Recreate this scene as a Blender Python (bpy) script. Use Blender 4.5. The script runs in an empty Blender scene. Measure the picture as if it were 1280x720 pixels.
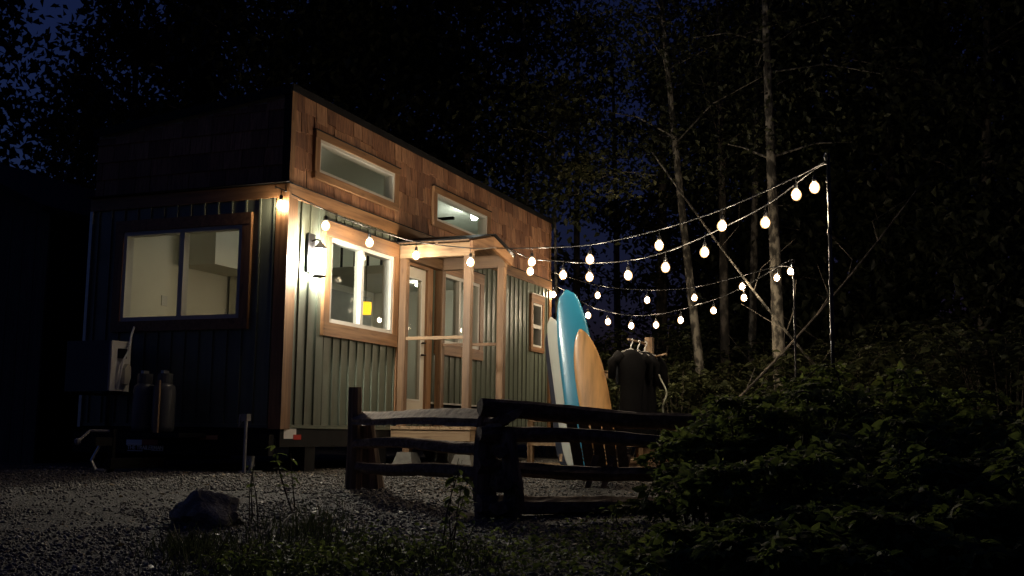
import bpy, math, random
import numpy as np
from mathutils import Vector, Matrix

random.seed(7)
RNG = np.random.default_rng(11)
sc = bpy.context.scene
COL = sc.collection

# ------------------------------------------------------------------ camera
F_PX, PITCH, ROLL, YAW = 1407.73, 0.129, 0.013, 0.385
CAM = np.array([-9.805, -6.508, 0.421])
fw = np.array([math.cos(YAW)*math.cos(PITCH), math.sin(YAW)*math.cos(PITCH), math.sin(PITCH)])
rt0 = np.array([math.sin(YAW), -math.cos(YAW), 0.0])
up0 = np.cross(rt0, fw)
rt = rt0*math.cos(ROLL) + up0*math.sin(ROLL)
up = -rt0*math.sin(ROLL) + up0*math.cos(ROLL)
cd = bpy.data.cameras.new('camera')
cd.sensor_width = 36.0
cd.lens = F_PX/1280*36.0
cd.clip_start = 0.05
cd.clip_end = 2000
cam = bpy.data.objects.new('camera', cd)
COL.objects.link(cam)
cam.matrix_world = Matrix(((rt[0], up[0], -fw[0], CAM[0]), (rt[1], up[1], -fw[1], CAM[1]), (rt[2], up[2], -fw[2], CAM[2]), (0, 0, 0, 1)))
sc.camera = cam

# ------------------------------------------------------------------ dusk sky, exposure
w = bpy.data.worlds.new('World')
sc.world = w
w.use_nodes = True
nt = w.node_tree
bg = nt.nodes['Background']
sky = nt.nodes.new('ShaderNodeTexSky')
sky.sky_type = 'NISHITA'
sky.sun_disc = False
sky.sun_elevation = math.radians(-2.5)
sky.sun_rotation = math.radians(-15)
sky.ozone_density = 4.0
nt.links.new(sky.outputs[0], bg.inputs[0])
bg.inputs[1].default_value = 0.26
vs = sc.view_settings
vs.view_transform = 'Standard'
vs.look = 'None'
vs.exposure = 0.35
vs.gamma = 1
vs.use_curve_mapping = False
cy = sc.cycles
cy.use_denoising = True
cy.max_bounces = 7
cy.diffuse_bounces = 3
cy.glossy_bounces = 3
cy.transmission_bounces = 4
cy.transparent_max_bounces = 8
cy.caustics_reflective = False
cy.caustics_refractive = False
cy.sample_clamp_indirect = 4
BULB_E = 215.0
LANTERN_E = 1250.0

# ------------------------------------------------------------------ pixel helpers (a pixel gives a direction only)
def ray(x, y):
    return fw + rt*(x-640)/F_PX - up*(y-360)/F_PX
def onY(x, y, v=0.0):
    d = ray(x, y)
    return CAM + d*((v-CAM[1])/d[1])
def onX(x, y, v=0.0):
    d = ray(x, y)
    return CAM + d*((v-CAM[0])/d[0])
FH = np.array([math.cos(YAW), math.sin(YAW)])
def onD(x, y, s):
    d = ray(x, y)
    return CAM + d*(s/float(d[:2] @ FH))
def onPlane(x, y, a, b):
    """vertical plane through the ground points a and b"""
    n = np.array([-(b[1]-a[1]), b[0]-a[0]])
    d = ray(x, y)
    t = float(n @ (np.array(a[:2])-CAM[:2]))/float(n @ d[:2])
    return CAM + d*t
def gz(x, y):
    s = (x-CAM[0])*FH[0] + (y-CAM[1])*FH[1]
    t = np.clip((10.5-s)/10.5, 0, 1.6)
    return -0.45*t
def onG(x, y):
    d = ray(x, y)
    t = 1.0
    while t < 120:
        p = CAM + d*t
        if p[2] < gz(p[0], p[1]):
            return p
        t += 0.01
    return CAM + d*60
def base_at(px, s):
    p = onD(px, 545, s)
    return np.array([p[0], p[1], float(gz(p[0], p[1]))])

# ------------------------------------------------------------------ mesh helpers
class MB:
    def __init__(self):
        self.v = []
        self.f = []
    def quadbox(self, corners):
        n = len(self.v)
        self.v += [tuple(c) for c in corners]
        for q in ((0, 3, 2, 1), (4, 5, 6, 7), (0, 1, 5, 4), (1, 2, 6, 5), (2, 3, 7, 6), (3, 0, 4, 7)):
            self.f.append(tuple(n+i for i in q))
        return self
    def box(self, x0, x1, y0, y1, z0, z1):
        return self.quadbox([(x0, y0, z0), (x1, y0, z0), (x1, y1, z0), (x0, y1, z0), (x0, y0, z1), (x1, y0, z1), (x1, y1, z1), (x0, y1, z1)])
    def beam(self, a, b, wid, hei, upv=(0, 0, 1)):
        a = Vector(a); b = Vector(b)
        d = (b-a).normalized()
        u = Vector(upv)
        s = d.cross(u)
        if s.length < 1e-4:
            s = d.cross(Vector((1, 0, 0)))
        s.normalize()
        u = s.cross(d).normalized()
        s *= wid/2
        u = u*(hei/2)
        return self.quadbox([a-s-u, a+s-u, b+s-u, b-s-u, a-s+u, a+s+u, b+s+u, b-s+u])
    def tube(self, pts, radii, n=8, cap=True, jit=0.0):
        pts = [Vector(p) for p in pts]
        if not hasattr(radii, '__len__'):
            radii = [radii]*len(pts)
        base = len(self.v)
        prev = None
        for i, p in enumerate(pts):
            d = (pts[min(i+1, len(pts)-1)] - pts[max(i-1, 0)])
            if d.length < 1e-9:
                d = Vector((0, 0, 1))
            d.normalize()
            if prev is None:
                s = d.cross(Vector((0, 0, 1)))
                if s.length < 1e-3:
                    s = d.cross(Vector((1, 0, 0)))
            else:
                s = prev - d*prev.dot(d)
            s.normalize()
            prev = s
            t = d.cross(s)
            for k in range(n):
                a = 2*math.pi*k/n
                r = radii[i]*(1+random.uniform(-jit, jit))
                self.v.append(tuple(p + s*(math.cos(a)*r) + t*(math.sin(a)*r)))
        for i in range(len(pts)-1):
            for k in range(n):
                a0 = base+i*n+k
                a1 = base+i*n+(k+1) % n
                self.f.append((a0, a1, a1+n, a0+n))
        if cap:
            self.f.append(tuple(base+k for k in range(n))[::-1])
            m = base+(len(pts)-1)*n
            self.f.append(tuple(m+k for k in range(n)))
        return self
    def lathe(self, prof, n=12, c=(0, 0, 0)):
        base = len(self.v)
        for r, z in prof:
            for k in range(n):
                a = 2*math.pi*k/n
                self.v.append((c[0]+r*math.cos(a), c[1]+r*math.sin(a), c[2]+z))
        for i in range(len(prof)-1):
            for k in range(n):
                a0 = base+i*n+k
                a1 = base+i*n+(k+1) % n
                self.f.append((a0, a1, a1+n, a0+n))
        self.f.append(tuple(base+k for k in range(n))[::-1])
        m = base+(len(prof)-1)*n
        self.f.append(tuple(m+k for k in range(n)))
        return self
    def prism(self, poly, axis, a, b):
        """poly: 2D points; axis 'x': (y,z), 'y': (x,z), 'z': (x,y)"""
        n = len(poly)
        base = len(self.v)
        for c in (a, b):
            for p in poly:
                self.v.append({'x': (c, p[0], p[1]), 'y': (p[0], c, p[1]), 'z': (p[0], p[1], c)}[axis])
        self.f.append(tuple(base+k for k in range(n))[::-1])
        self.f.append(tuple(base+n+k for k in range(n)))
        for k in range(n):
            k2 = (k+1) % n
            self.f.append((base+k, base+k2, base+n+k2, base+n+k))
        return self
    def mesh(self, name, off=(0, 0, 0), smooth=False):
        me = bpy.data.meshes.new(name)
        v = np.array(self.v, dtype=np.float64).reshape(-1, 3) - np.array(off)
        me.from_pydata(v.tolist(), [], self.f)
        me.update()
        if smooth:
            me.polygons.foreach_set('use_smooth', [True]*len(me.polygons))
        return me

def catmull(P, n=8):
    P = [np.array(p, float) for p in P]
    Q = [2*P[0]-P[1]]+P+[2*P[-1]-P[-2]]
    out = []
    for i in range(1, len(Q)-2):
        for k in range(n):
            t = k/n
            a, b, c, d = Q[i-1:i+3]
            out.append(.5*((2*b)+(-a+c)*t+(2*a-5*b+4*c-d)*t*t+(-a+3*b-3*c+d)*t**3))
    out.append(P[-1])
    return out
def tag(o, label=None, cat=None, group=None, kind=None):
    if label: o['label'] = label
    if cat: o['category'] = cat
    if group: o['group'] = group
    if kind: o['kind'] = kind
    return o
def wpos(o):
    p = Vector((0, 0, 0))
    while o is not None:
        p = p + o.location
        o = o.parent
    return p
def obj(name, mb, m, parent=None, smooth=False, loc=None):
    """mesh written in world coordinates; its origin goes to loc (or its parent's origin)"""
    po = wpos(parent) if parent else Vector((0, 0, 0))
    o_at = Vector(loc) if loc is not None else po
    me = mb if isinstance(mb, bpy.types.Mesh) else mb.mesh(name, tuple(o_at), smooth)
    if m and not me.materials:
        me.materials.append(m)
    o = bpy.data.objects.new(name, me)
    COL.objects.link(o)
    if parent:
        o.parent = parent
    o.location = o_at - po
    return o
def thing(name, label, cat, loc=(0, 0, 0), group=None):
    o = bpy.data.objects.new(name, None)
    COL.objects.link(o)
    o.empty_display_size = 0.1
    o.location = Vector([float(c) for c in loc])
    return tag(o, label, cat, group)
def fast_mesh(name, verts, faces, m, smooth=False):
    """verts (N,3), faces (M,k) of one size"""
    verts = np.asarray(verts, dtype=np.float32)
    faces = np.asarray(faces, dtype=np.int32)
    me = bpy.data.meshes.new(name)
    k = faces.shape[1]
    me.vertices.add(len(verts))
    me.vertices.foreach_set('co', verts.ravel())
    me.loops.add(faces.size)
    me.loops.foreach_set('vertex_index', faces.ravel())
    me.polygons.add(len(faces))
    me.polygons.foreach_set('loop_start', np.arange(0, faces.size, k, dtype=np.int32))
    me.polygons.foreach_set('loop_total', np.full(len(faces), k, dtype=np.int32))
    if smooth:
        me.polygons.foreach_set('use_smooth', np.ones(len(faces), dtype=bool))
    me.update(calc_edges=True)
    me.materials.append(m)
    return me

# ------------------------------------------------------------------ materials
def new_mat(name):
    m = bpy.data.materials.new(name)
    m.use_nodes = True
    n = m.node_tree
    return m, n, n.nodes['Principled BSDF']
def ramp(n, fac, stops):
    r = n.nodes.new('ShaderNodeValToRGB')
    el = r.color_ramp.elements
    while len(el) < len(stops):
        el.new(0.5)
    for e, (p, c) in zip(el, stops):
        e.position = p
        e.color = (*c, 1)
    n.links.new(fac, r.inputs[0])
    return r.outputs[0]
def coords(n, scale=(1, 1, 1), rnd=True):
    tc = n.nodes.new('ShaderNodeTexCoord')
    mp = n.nodes.new('ShaderNodeMapping')
    mp.inputs['Scale'].default_value = scale
    n.links.new(tc.outputs['Object'], mp.inputs[0])
    if rnd:
        oi = n.nodes.new('ShaderNodeObjectInfo')
        mul = n.nodes.new('ShaderNodeMath')
        mul.operation = 'MULTIPLY'
        mul.inputs[1].default_value = 37.0
        n.links.new(oi.outputs['Random'], mul.inputs[0])
        n.links.new(mul.outputs[0], mp.inputs['Location'])
    return mp.outputs[0]
def noise(n, vec, scale, detail=4, rough=0.55):
    t = n.nodes.new('ShaderNodeTexNoise')
    t.inputs['Scale'].default_value = scale
    t.inputs['Detail'].default_value = detail
    t.inputs['Roughness'].default_value = rough
    n.links.new(vec, t.inputs['Vector'])
    return t.outputs[0]
def bump(n, b, h, strength, dist=0.01):
    bn = n.nodes.new('ShaderNodeBump')
    bn.inputs['Strength'].default_value = strength
    bn.inputs['Distance'].default_value = dist
    n.links.new(h, bn.inputs['Height'])
    n.links.new(bn.outputs[0], b.inputs['Normal'])
def mixc(n, fac, a, b, mode='MIX'):
    x = n.nodes.new('ShaderNodeMix')
    x.data_type = 'RGBA'
    x.blend_type = mode
    if isinstance(fac, float): x.inputs[0].default_value = fac
    else: n.links.new(fac, x.inputs[0])
    for s, i in ((a, 6), (b, 7)):
        if isinstance(s, tuple): x.inputs[i].default_value = (*s, 1)
        else: n.links.new(s, x.inputs[i])
    return x.outputs[2]

def wood(name, dark, mid, light, axis='z', rough=0.6, bumpk=0.25, rvar=0.0):
    m, n, b = new_mat(name)
    s = {'x': (0.5, 9, 9), 'y': (9, 0.5, 9), 'z': (9, 9, 0.5)}[axis]
    v = coords(n, s)
    a = noise(n, v, 3.0, 5, 0.6)
    c = ramp(n, a, [(0.28, dark), (0.5, mid), (0.72, light)])
    s2 = {'x': (2, 8, 8), 'y': (8, 2, 8), 'z': (8, 8, 2)}[axis]
    k = noise(n, coords(n, s2), 1.4, 2)
    kn = ramp(n, k, [(0.0, (1, 1, 1)), (0.64, (1, 1, 1)), (0.72, (0.45, 0.36, 0.3))])
    c = mixc(n, 0.8, c, kn, 'MULTIPLY')
    if rvar:
        oi = n.nodes.new('ShaderNodeObjectInfo')
        rv = ramp(n, oi.outputs['Random'], [(0, (1-rvar,)*3), (1, (1+rvar*0.5,)*3)])
        c = mixc(n, 1.0, c, rv, 'MULTIPLY')
    n.links.new(c, b.inputs['Base Color'])
    b.inputs['Roughness'].default_value = rough
    bump(n, b, a, bumpk, 0.004)
    return m
def plain(name, c, rough=0.5, metal=0.0, var=0.12, scale=6.0, bumpk=0.0, spec=None):
    m, n, b = new_mat(name)
    a = noise(n, coords(n), scale, 5, 0.6)
    lo = tuple(x*(1-var) for x in c)
    hi = tuple(min(1, x*(1+var)) for x in c)
    n.links.new(ramp(n, a, [(0.3, lo), (0.7, hi)]), b.inputs['Base Color'])
    b.inputs['Roughness'].default_value = rough
    b.inputs['Metallic'].default_value = metal
    if spec is not None:
        b.inputs['Specular IOR Level'].default_value = spec
    if bumpk:
        bump(n, b, a, bumpk)
    return m
def emit(name, c, s):
    m, n, b = new_mat(name)
    b.inputs['Base Color'].default_value = (*[min(1, x) for x in c], 1)
    b.inputs['Emission Color'].default_value = (*c, 1)
    b.inputs['Emission Strength'].default_value = s
    return m
def glass(name, tint=(0.93, 0.96, 0.95), gloss=0.45):
    m = bpy.data.materials.new(name)
    m.use_nodes = True
    n = m.node_tree
    n.nodes.clear()
    out = n.nodes.new('ShaderNodeOutputMaterial')
    tr = n.nodes.new('ShaderNodeBsdfTransparent')
    tr.inputs[0].default_value = (*tint, 1)
    gl = n.nodes.new('ShaderNodeBsdfGlossy')
    gl.inputs['Roughness'].default_value = 0.02
    fr = n.nodes.new('ShaderNodeFresnel')
    fr.inputs[0].default_value = 1.45
    mx = n.nodes.new('ShaderNodeMixShader')
    mk = n.nodes.new('ShaderNodeMath')
    mk.operation = 'MULTIPLY'
    mk.inputs[1].default_value = gloss
    n.links.new(fr.outputs[0], mk.inputs[0])
    n.links.new(mk.outputs[0], mx.inputs[0])
    n.links.new(tr.outputs[0], mx.inputs[1])
    n.links.new(gl.outputs[0], mx.inputs[2])
    n.links.new(mx.outputs[0], out.inputs[0])
    return m
def leafmat(name, a, b_, trans=0.35, rough=0.5):
    m = bpy.data.materials.new(name)
    m.use_nodes = True
    n = m.node_tree
    b = n.nodes['Principled BSDF']
    out = n.nodes['Material Output']
    geo = n.nodes.new('ShaderNodeNewGeometry')
    oi = geo.outputs['Random Per Island']
    c = ramp(n, oi, [(0.0, a), (0.75, b_), (1.0, tuple(min(1, x*1.35) for x in b_))])
    n.links.new(c, b.inputs['Base Color'])
    b.inputs['Roughness'].default_value = rough
    b.inputs['Specular IOR Level'].default_value = 0.25
    t = n.nodes.new('ShaderNodeBsdfTranslucent')
    n.links.new(c, t.inputs[0])
    mx = n.nodes.new('ShaderNodeMixShader')
    mx.inputs[0].default_value = trans
    n.links.new(b.outputs[0], mx.inputs[1])
    n.links.new(t.outputs[0], mx.inputs[2])
    n.links.new(mx.outputs[0], out.inputs[0])
    return m

def halo_glass(name, c, e, clear):  # clear glass with emission mixed in to imitate the halo round a light
    m = bpy.data.materials.new(name)
    m.use_nodes = True
    n = m.node_tree
    n.nodes.clear()
    out = n.nodes.new('ShaderNodeOutputMaterial')
    tr_ = n.nodes.new('ShaderNodeBsdfTransparent')
    em = n.nodes.new('ShaderNodeEmission')
    em.inputs[0].default_value = (*c, 1)
    em.inputs[1].default_value = e
    mx = n.nodes.new('ShaderNodeMixShader')
    mx.inputs[0].default_value = 1-clear
    n.links.new(tr_.outputs[0], mx.inputs[1])
    n.links.new(em.outputs[0], mx.inputs[2])
    n.links.new(mx.outputs[0], out.inputs[0])
    return m
cedar_d, cedar_m, cedar_l = (0.115, 0.05, 0.02), (0.215, 0.108, 0.045), (0.30, 0.16, 0.07)
M = {}
for ax in 'xyz':
    M['cedar_'+ax] = wood('cedar_trim_'+ax, cedar_d, cedar_m, cedar_l, ax, 0.55, 0.25, 0.15)
    M['fir_'+ax] = wood('porch_fir_'+ax, (0.085, 0.042, 0.019), (0.155, 0.086, 0.04), (0.22, 0.13, 0.064), ax, 0.6, 0.3, 0.2)
    M['pine_'+ax] = wood('pale_pine_'+ax, (0.17, 0.10, 0.05), (0.30, 0.195, 0.105), (0.40, 0.28, 0.165), ax, 0.65, 0.3, 0.2)
    M['pale_log_'+ax] = wood('weathered_rail_'+ax, (0.10, 0.07, 0.042), (0.30, 0.21, 0.13), (0.46, 0.34, 0.22), ax, 0.9, 0.9, 0.1)
    M['log_'+ax] = wood('old_log_'+ax, (0.05, 0.031, 0.02), (0.15, 0.10, 0.066), (0.30, 0.22, 0.155), ax, 0.9, 0.9, 0.2)
# shingles: each its own tone
def shingle_mat():
    m, n, b = new_mat('cedar_shingle')
    oi = n.nodes.new('ShaderNodeObjectInfo')
    base = ramp(n, oi.outputs['Random'], [(0.0, (0.17, 0.078, 0.045)), (0.3, (0.255, 0.12, 0.066)), (0.6, (0.33, 0.162, 0.088)), (0.85, (0.43, 0.23, 0.128)), (1.0, (0.20, 0.10, 0.062))])
    tc = n.nodes.new('ShaderNodeTexCoord')
    mp = n.nodes.new('ShaderNodeMapping')
    mp.inputs['Scale'].default_value = (22, 22, 1.3)
    n.links.new(tc.outputs['Object'], mp.inputs[0])
    mu = n.nodes.new('ShaderNodeMath')
    mu.operation = 'MULTIPLY'
    mu.inputs[1].default_value = 53.0
    n.links.new(oi.outputs['Random'], mu.inputs[0])
    n.links.new(mu.outputs[0], mp.inputs['Location'])
    a = noise(n, mp.outputs[0], 2.5, 5, 0.65)
    g = ramp(n, a, [(0.30, (0.28, 0.25, 0.24)), (0.48, (0.85, 0.83, 0.80)), (0.70, (1.4, 1.33, 1.25))])
    n.links.new(mixc(n, 1.0, base, g, 'MULTIPLY'), b.inputs['Base Color'])
    b.inputs['Roughness'].default_value = 0.75
    bump(n, b, a, 0.6, 0.006)
    return m
M['shingle'] = shingle_mat()
def siding_mat():
    m, n, b = new_mat('green_metal_siding')
    st = noise(n, coords(n, (9, 9, 0.5)), 1.6, 4, 0.6)
    sp = noise(n, coords(n, (1, 1, 1)), 2.2, 5, 0.65)
    c = ramp(n, st, [(0.3, (0.098, 0.115, 0.088)), (0.7, (0.134, 0.154, 0.120))])
    d = ramp(n, sp, [(0.5, (1, 1, 1)), (0.72, (0.78, 0.74, 0.66))])
    n.links.new(mixc(n, 1.0, c, d, 'MULTIPLY'), b.inputs['Base Color'])
    n.links.new(ramp(n, sp, [(0.35, (0.3,)*3), (0.7, (0.5,)*3)]), b.inputs['Roughness'])
    bump(n, b, sp, 0.06, 0.02)
    return m
M['siding'] = siding_mat()
M['core'] = plain('sheathing', (0.16, 0.15, 0.13), 0.8)
M['vinyl'] = plain('white_vinyl', (0.50, 0.49, 0.45), 0.45, 0, 0.04)
M['door'] = plain('cream_door_paint', (0.50, 0.46, 0.38), 0.45, 0, 0.04)
M['glass'] = glass('window_glass')
M['screen'] = glass('window_glass_behind_screen', (0.62, 0.64, 0.61), 0.04)
M['black'] = plain('black_steel', (0.010, 0.010, 0.011), 0.6, 0.0, 0.3, spec=0.12)
M['blackgloss'] = plain('black_gloss_metal', (0.02, 0.02, 0.021), 0.22, 0.3, 0.2)
M['rubber'] = plain('black_rubber', (0.02, 0.02, 0.02), 0.8)
M['galv'] = plain('galvanised_steel', (0.42, 0.43, 0.44), 0.4, 0.8, 0.15, 20)
M['grey'] = plain('grey_plastic', (0.30, 0.29, 0.27), 0.55, 0, 0.1)
M['navy'] = plain('dark_blue_grey_cabinet', (0.035, 0.04, 0.055), 0.5)
M['cream'] = plain('interior_cream_paint', (0.62, 0.60, 0.50), 0.7, 0, 0.05, 1.5)
M['ceiling'] = plain('interior_white_paint', (0.66, 0.68, 0.62), 0.6, 0, 0.04, 2)
M['floor_in'] = wood('interior_floor', (0.10, 0.06, 0.035), (0.18, 0.11, 0.06), (0.24, 0.16, 0.1), 'x')
M['cab'] = plain('kitchen_cabinet_grey', (0.26, 0.27, 0.24), 0.5)
M['white'] = plain('white_paint', (0.75, 0.74, 0.70), 0.5, 0, 0.05)
M['red'] = plain('red_reflector', (0.45, 0.03, 0.02), 0.35)
M['amber'] = plain('amber_reflector', (0.55, 0.27, 0.12), 0.4)
M['tank'] = plain('tank_paint', (0.10, 0.105, 0.11), 0.35, 0, 0.08)
M['concrete'] = plain('concrete', (0.13, 0.122, 0.105), 0.9, 0, 0.2, 18, 0.3)
M['cable'] = plain('black_cable', (0.02, 0.02, 0.02), 0.35)
M['hose'] = plain('pale_hose', (0.55, 0.58, 0.45), 0.45)
M['neoprene'] = plain('black_neoprene', (0.008, 0.008, 0.009), 0.75, 0, 0.3, 9, 0.2, spec=0.15)
M['bulb'] = emit('lit_bulb', (1.0, 0.79, 0.54), BULB_E)
M['lantern'] = emit('lit_lantern_panel', (1.0, 0.93, 0.78), LANTERN_E)
M['ceil_lamp'] = emit('lit_ceiling_lamp', (0.97, 1.0, 0.88), 150.0)
M['fill_lamp'] = emit('loft_fill_lamp', (1.0, 0.96, 0.84), 75.0)  # for the fill lamp added under the loft
M['ceil_lamp_dim'] = emit('lit_dim_ceiling_lamp', (1.0, 0.96, 0.84), 22.0)
M['yellow_lamp'] = emit('lit_yellow_shade', (1.0, 0.58, 0.03), 1.3)
def surf(name, c, var, rough, wooden=False):
    m, n, b = new_mat(name)
    if wooden:
        a = noise(n, coords(n, (7, 7, 0.6)), 2.2, 5, 0.6)
        col = ramp(n, a, [(0.3, tuple(x*0.62 for x in c)), (0.5, c), (0.7, tuple(min(1, x*1.25) for x in c))])
    else:
        a = noise(n, coords(n), 1.2, 3)
        col = ramp(n, a, [(0.3, tuple(x*(1-var) for x in c)), (0.7, tuple(x*(1+var) for x in c))])
    n.links.new(col, b.inputs['Base Color'])
    b.inputs['Roughness'].default_value = rough
    b.inputs['Coat Weight'].default_value = 0.5
    b.inputs['Coat Roughness'].default_value = 0.08
    return m
M['board_blue'] = surf('blue_resin', (0.016, 0.16, 0.26), 0.15, 0.3)
M['board_white'] = surf('white_resin', (0.42, 0.43, 0.38), 0.06, 0.3)
M['board_wood'] = surf('wooden_board', (0.50, 0.26, 0.085), 0.2, 0.35, True)
M['board_dark'] = surf('dark_board', (0.02, 0.025, 0.04), 0.2, 0.35)
def bark(name, pale, dark, scale):
    m, n, b = new_mat(name)
    v = coords(n, (1, 1, 0.55))
    a = noise(n, v, scale, 5, 0.62)
    c = ramp(n, a, [(0.43, dark), (0.5, tuple(.3*p+.7*d for p, d in zip(pale, dark))), (0.56, pale)])
    n.links.new(c, b.inputs['Base Color'])
    b.inputs['Roughness'].default_value = 0.9
    bump(n, b, a, 0.6, 0.03)
    return m
M['alder'] = bark('mottled_alder_bark', (0.22, 0.20, 0.16), (0.022, 0.02, 0.016), 9.0)
M['bark'] = bark('dark_bark', (0.14, 0.12, 0.095), (0.03, 0.026, 0.02), 6.0)
M['twig'] = plain('twig_bark', (0.055, 0.045, 0.03), 0.9)
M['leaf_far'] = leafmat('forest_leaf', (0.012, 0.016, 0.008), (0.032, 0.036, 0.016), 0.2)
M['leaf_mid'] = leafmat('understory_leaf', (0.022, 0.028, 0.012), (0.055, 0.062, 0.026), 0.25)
M['leaf_lit'] = leafmat('lit_branch_leaf', (0.08, 0.09, 0.04), (0.20, 0.20, 0.10), 0.3)  # paler leaf colour standing for the light on the sapling's branch
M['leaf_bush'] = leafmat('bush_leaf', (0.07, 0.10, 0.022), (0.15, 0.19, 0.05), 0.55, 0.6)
M['grass'] = leafmat('grass_blade', (0.03, 0.04, 0.016), (0.06, 0.07, 0.03), 0.3)
def gravel_mat(name, a, b_):
    m, n, b = new_mat(name)
    geo = n.nodes.new('ShaderNodeNewGeometry')
    c = ramp(n, geo.outputs['Random Per Island'], [(0.0, a), (0.6, b_), (0.95, tuple(x*1.5 for x in b_)), (1.0, (0.36, 0.34, 0.30))])
    n.links.new(c, b.inputs['Base Color'])
    b.inputs['Roughness'].default_value = 0.8
    return m
M['gravel'] = gravel_mat('gravel_stone', (0.055, 0.051, 0.044), (0.14, 0.13, 0.112))
def ground_mat():
    m, n, b = new_mat('gravel_ground')
    v = coords(n, (1, 1, 1), False)
    vo = n.nodes.new('ShaderNodeTexVoronoi')
    vo.inputs['Scale'].default_value = 60
    n.links.new(v, vo.inputs['Vector'])
    big = noise(n, v, 0.7, 4)
    sep = n.nodes.new('ShaderNodeSeparateColor')
    n.links.new(vo.outputs['Color'], sep.inputs[0])
    c1 = ramp(n, sep.outputs[0], [(0.0, (0.035, 0.032, 0.028)), (0.6, (0.10, 0.093, 0.08)), (1.0, (0.18, 0.17, 0.148))])
    c2 = ramp(n, big, [(0.35, (0.55, 0.52, 0.47)), (0.65, (1, 1, 1))])
    n.links.new(mixc(n, 1.0, c1, c2, 'MULTIPLY'), b.inputs['Base Color'])
    b.inputs['Roughness'].default_value = 0.9
    bump(n, b, vo.outputs['Distance'], 0.8, 0.02)
    return m
M['ground'] = ground_mat()
def rock_mat():
    m, n, b = new_mat('boulder_stone')
    a = noise(n, coords(n), 7, 8, 0.65)
    c = ramp(n, a, [(0.3, (0.06, 0.055, 0.045)), (0.52, (0.19, 0.175, 0.145)), (0.66, (0.40, 0.38, 0.32))])
    n.links.new(c, b.inputs['Base Color'])
    b.inputs['Roughness'].default_value = 0.9
    bump(n, b, a, 1.0, 0.08)
    return m
M['rock'] = rock_mat()

# ------------------------------------------------------------------ ground
gx = np.concatenate([np.linspace(-150, -22, 14), np.linspace(-20, 30, 101), np.linspace(32, 150, 14)])
X, Yg = np.meshgrid(gx, gx, indexing='ij')
Z = gz(X, Yg)
nx = len(gx)
V = np.stack([X, Yg, Z], -1).reshape(-1, 3)
I = np.arange(nx*nx).reshape(nx, nx)
Fq = np.stack([I[:-1, :-1], I[1:, :-1], I[1:, 1:], I[:-1, 1:]], -1).reshape(-1, 4)
g = obj('ground', fast_mesh('ground', V, Fq, M['ground'], True), None)
tag(g, 'grey gravel ground of the yard and clearing', 'ground', kind='structure')

# ------------------------------------------------------------------ tiny house on its trailer
L, W, SB, Z1, Z2, H, HB = 7.91, 2.55, 0.46, 2.977, 2.838, 4.005, 3.75
def roofz(y): return H - (H-HB)*y/W
house = thing('tiny_house', 'green tiny house on a trailer with cedar shingles and small gabled porch', 'tiny house')
FR = {'w1': (0.80, 2.27, 1.605, 2.55), 'door': (2.52, 3.22, 0.60, 2.52), 'w2': (3.60, 4.90, 1.605, 2.55), 'sm': (7.04, 7.46, 1.82, 2.53),
      'c1': (0.50, 2.24, 3.215, 3.585), 'c2': (3.43, 5.13, 3.215, 3.585)}
TR = {'w1': (0.68, 2.385, 1.455, 2.72), 'door': (2.39, 3.36, 0.46, 2.66), 'w2': (3.48, 5.03, 1.455, 2.70), 'sm': (6.95, 7.55, 1.74, 2.67),
      'c1': (0.405, 2.34, 3.133, 3.666), 'c2': (3.33, 5.23, 3.133, 3.666)}
EFR = {'e': (0.51, 2.07, 1.583, 2.576)}
ETR = {'e': (0.40, 2.18, 1.47, 2.70)}
def subtract(rects, hole, mn=0.012):
    out = []
    hx0, hx1, hz0, hz1 = hole
    for x0, x1, z0, z1 in rects:
        if hx1 <= x0 or hx0 >= x1 or hz1 <= z0 or hz0 >= z1:
            out.append((x0, x1, z0, z1))
            continue
        if hx0-x0 > mn: out.append((x0, hx0, z0, z1))
        if x1-hx1 > mn: out.append((hx1, x1, z0, z1))
        a, b = max(x0, hx0), min(x1, hx1)
        if hz0-z0 > mn: out.append((a, b, z0, hz0))
        if z1-hz1 > mn: out.append((a, b, hz1, z1))
    return out
# structural shell (hollow, with real openings)
mb = MB()
rs = [(0.0, L, SB, H-0.02)]
for h in FR.values(): rs = subtract(rs, h)
rs = subtract(rs, (3.42, 5.62, SB-0.1, 0.80))
for r in rs: mb.box(r[0], r[1], 0.0, 0.10, r[2], r[3])
obj('front_wall', mb, M['cream'], house)
mb = MB()
rs = [(0.10, W, SB, HB-0.02)]
for h in EFR.values(): rs = subtract(rs, h)
for r in rs: mb.box(0.0, 0.10, r[0], r[1], r[2], r[3])
mb.prism([(0.10, HB-0.02), (W, HB-0.02), (0.10, roofz(0.1)-0.02)], 'x', 0.0, 0.10)
obj('end_wall', mb, M['cream'], house)
mb = MB().box(0.10, L, W-0.10, W, SB, HB-0.02)
obj('back_wall', mb, M['cream'], house)
mb = MB().prism([(0.10, SB), (W-0.10, SB), (W-0.10, roofz(W-.1)-0.02), (0.10, roofz(.1)-0.02)], 'x', L-0.10, L)
obj('far_end_wall', mb, M['siding'], house)
mb = MB().box(0.10, L-0.10, 0.10, W-0.10, SB, 0.60)
obj('floor', mb, M['floor_in'], house)
mb = MB().prism([(0.10, roofz(.1)-0.10), (W-0.1, roofz(W-.1)-0.10), (W-0.1, roofz(W-.1)-0.03), (0.10, roofz(.1)-0.03)], 'x', 0.10, L-0.10)
obj('ceiling', mb, M['ceiling'], house)
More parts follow.
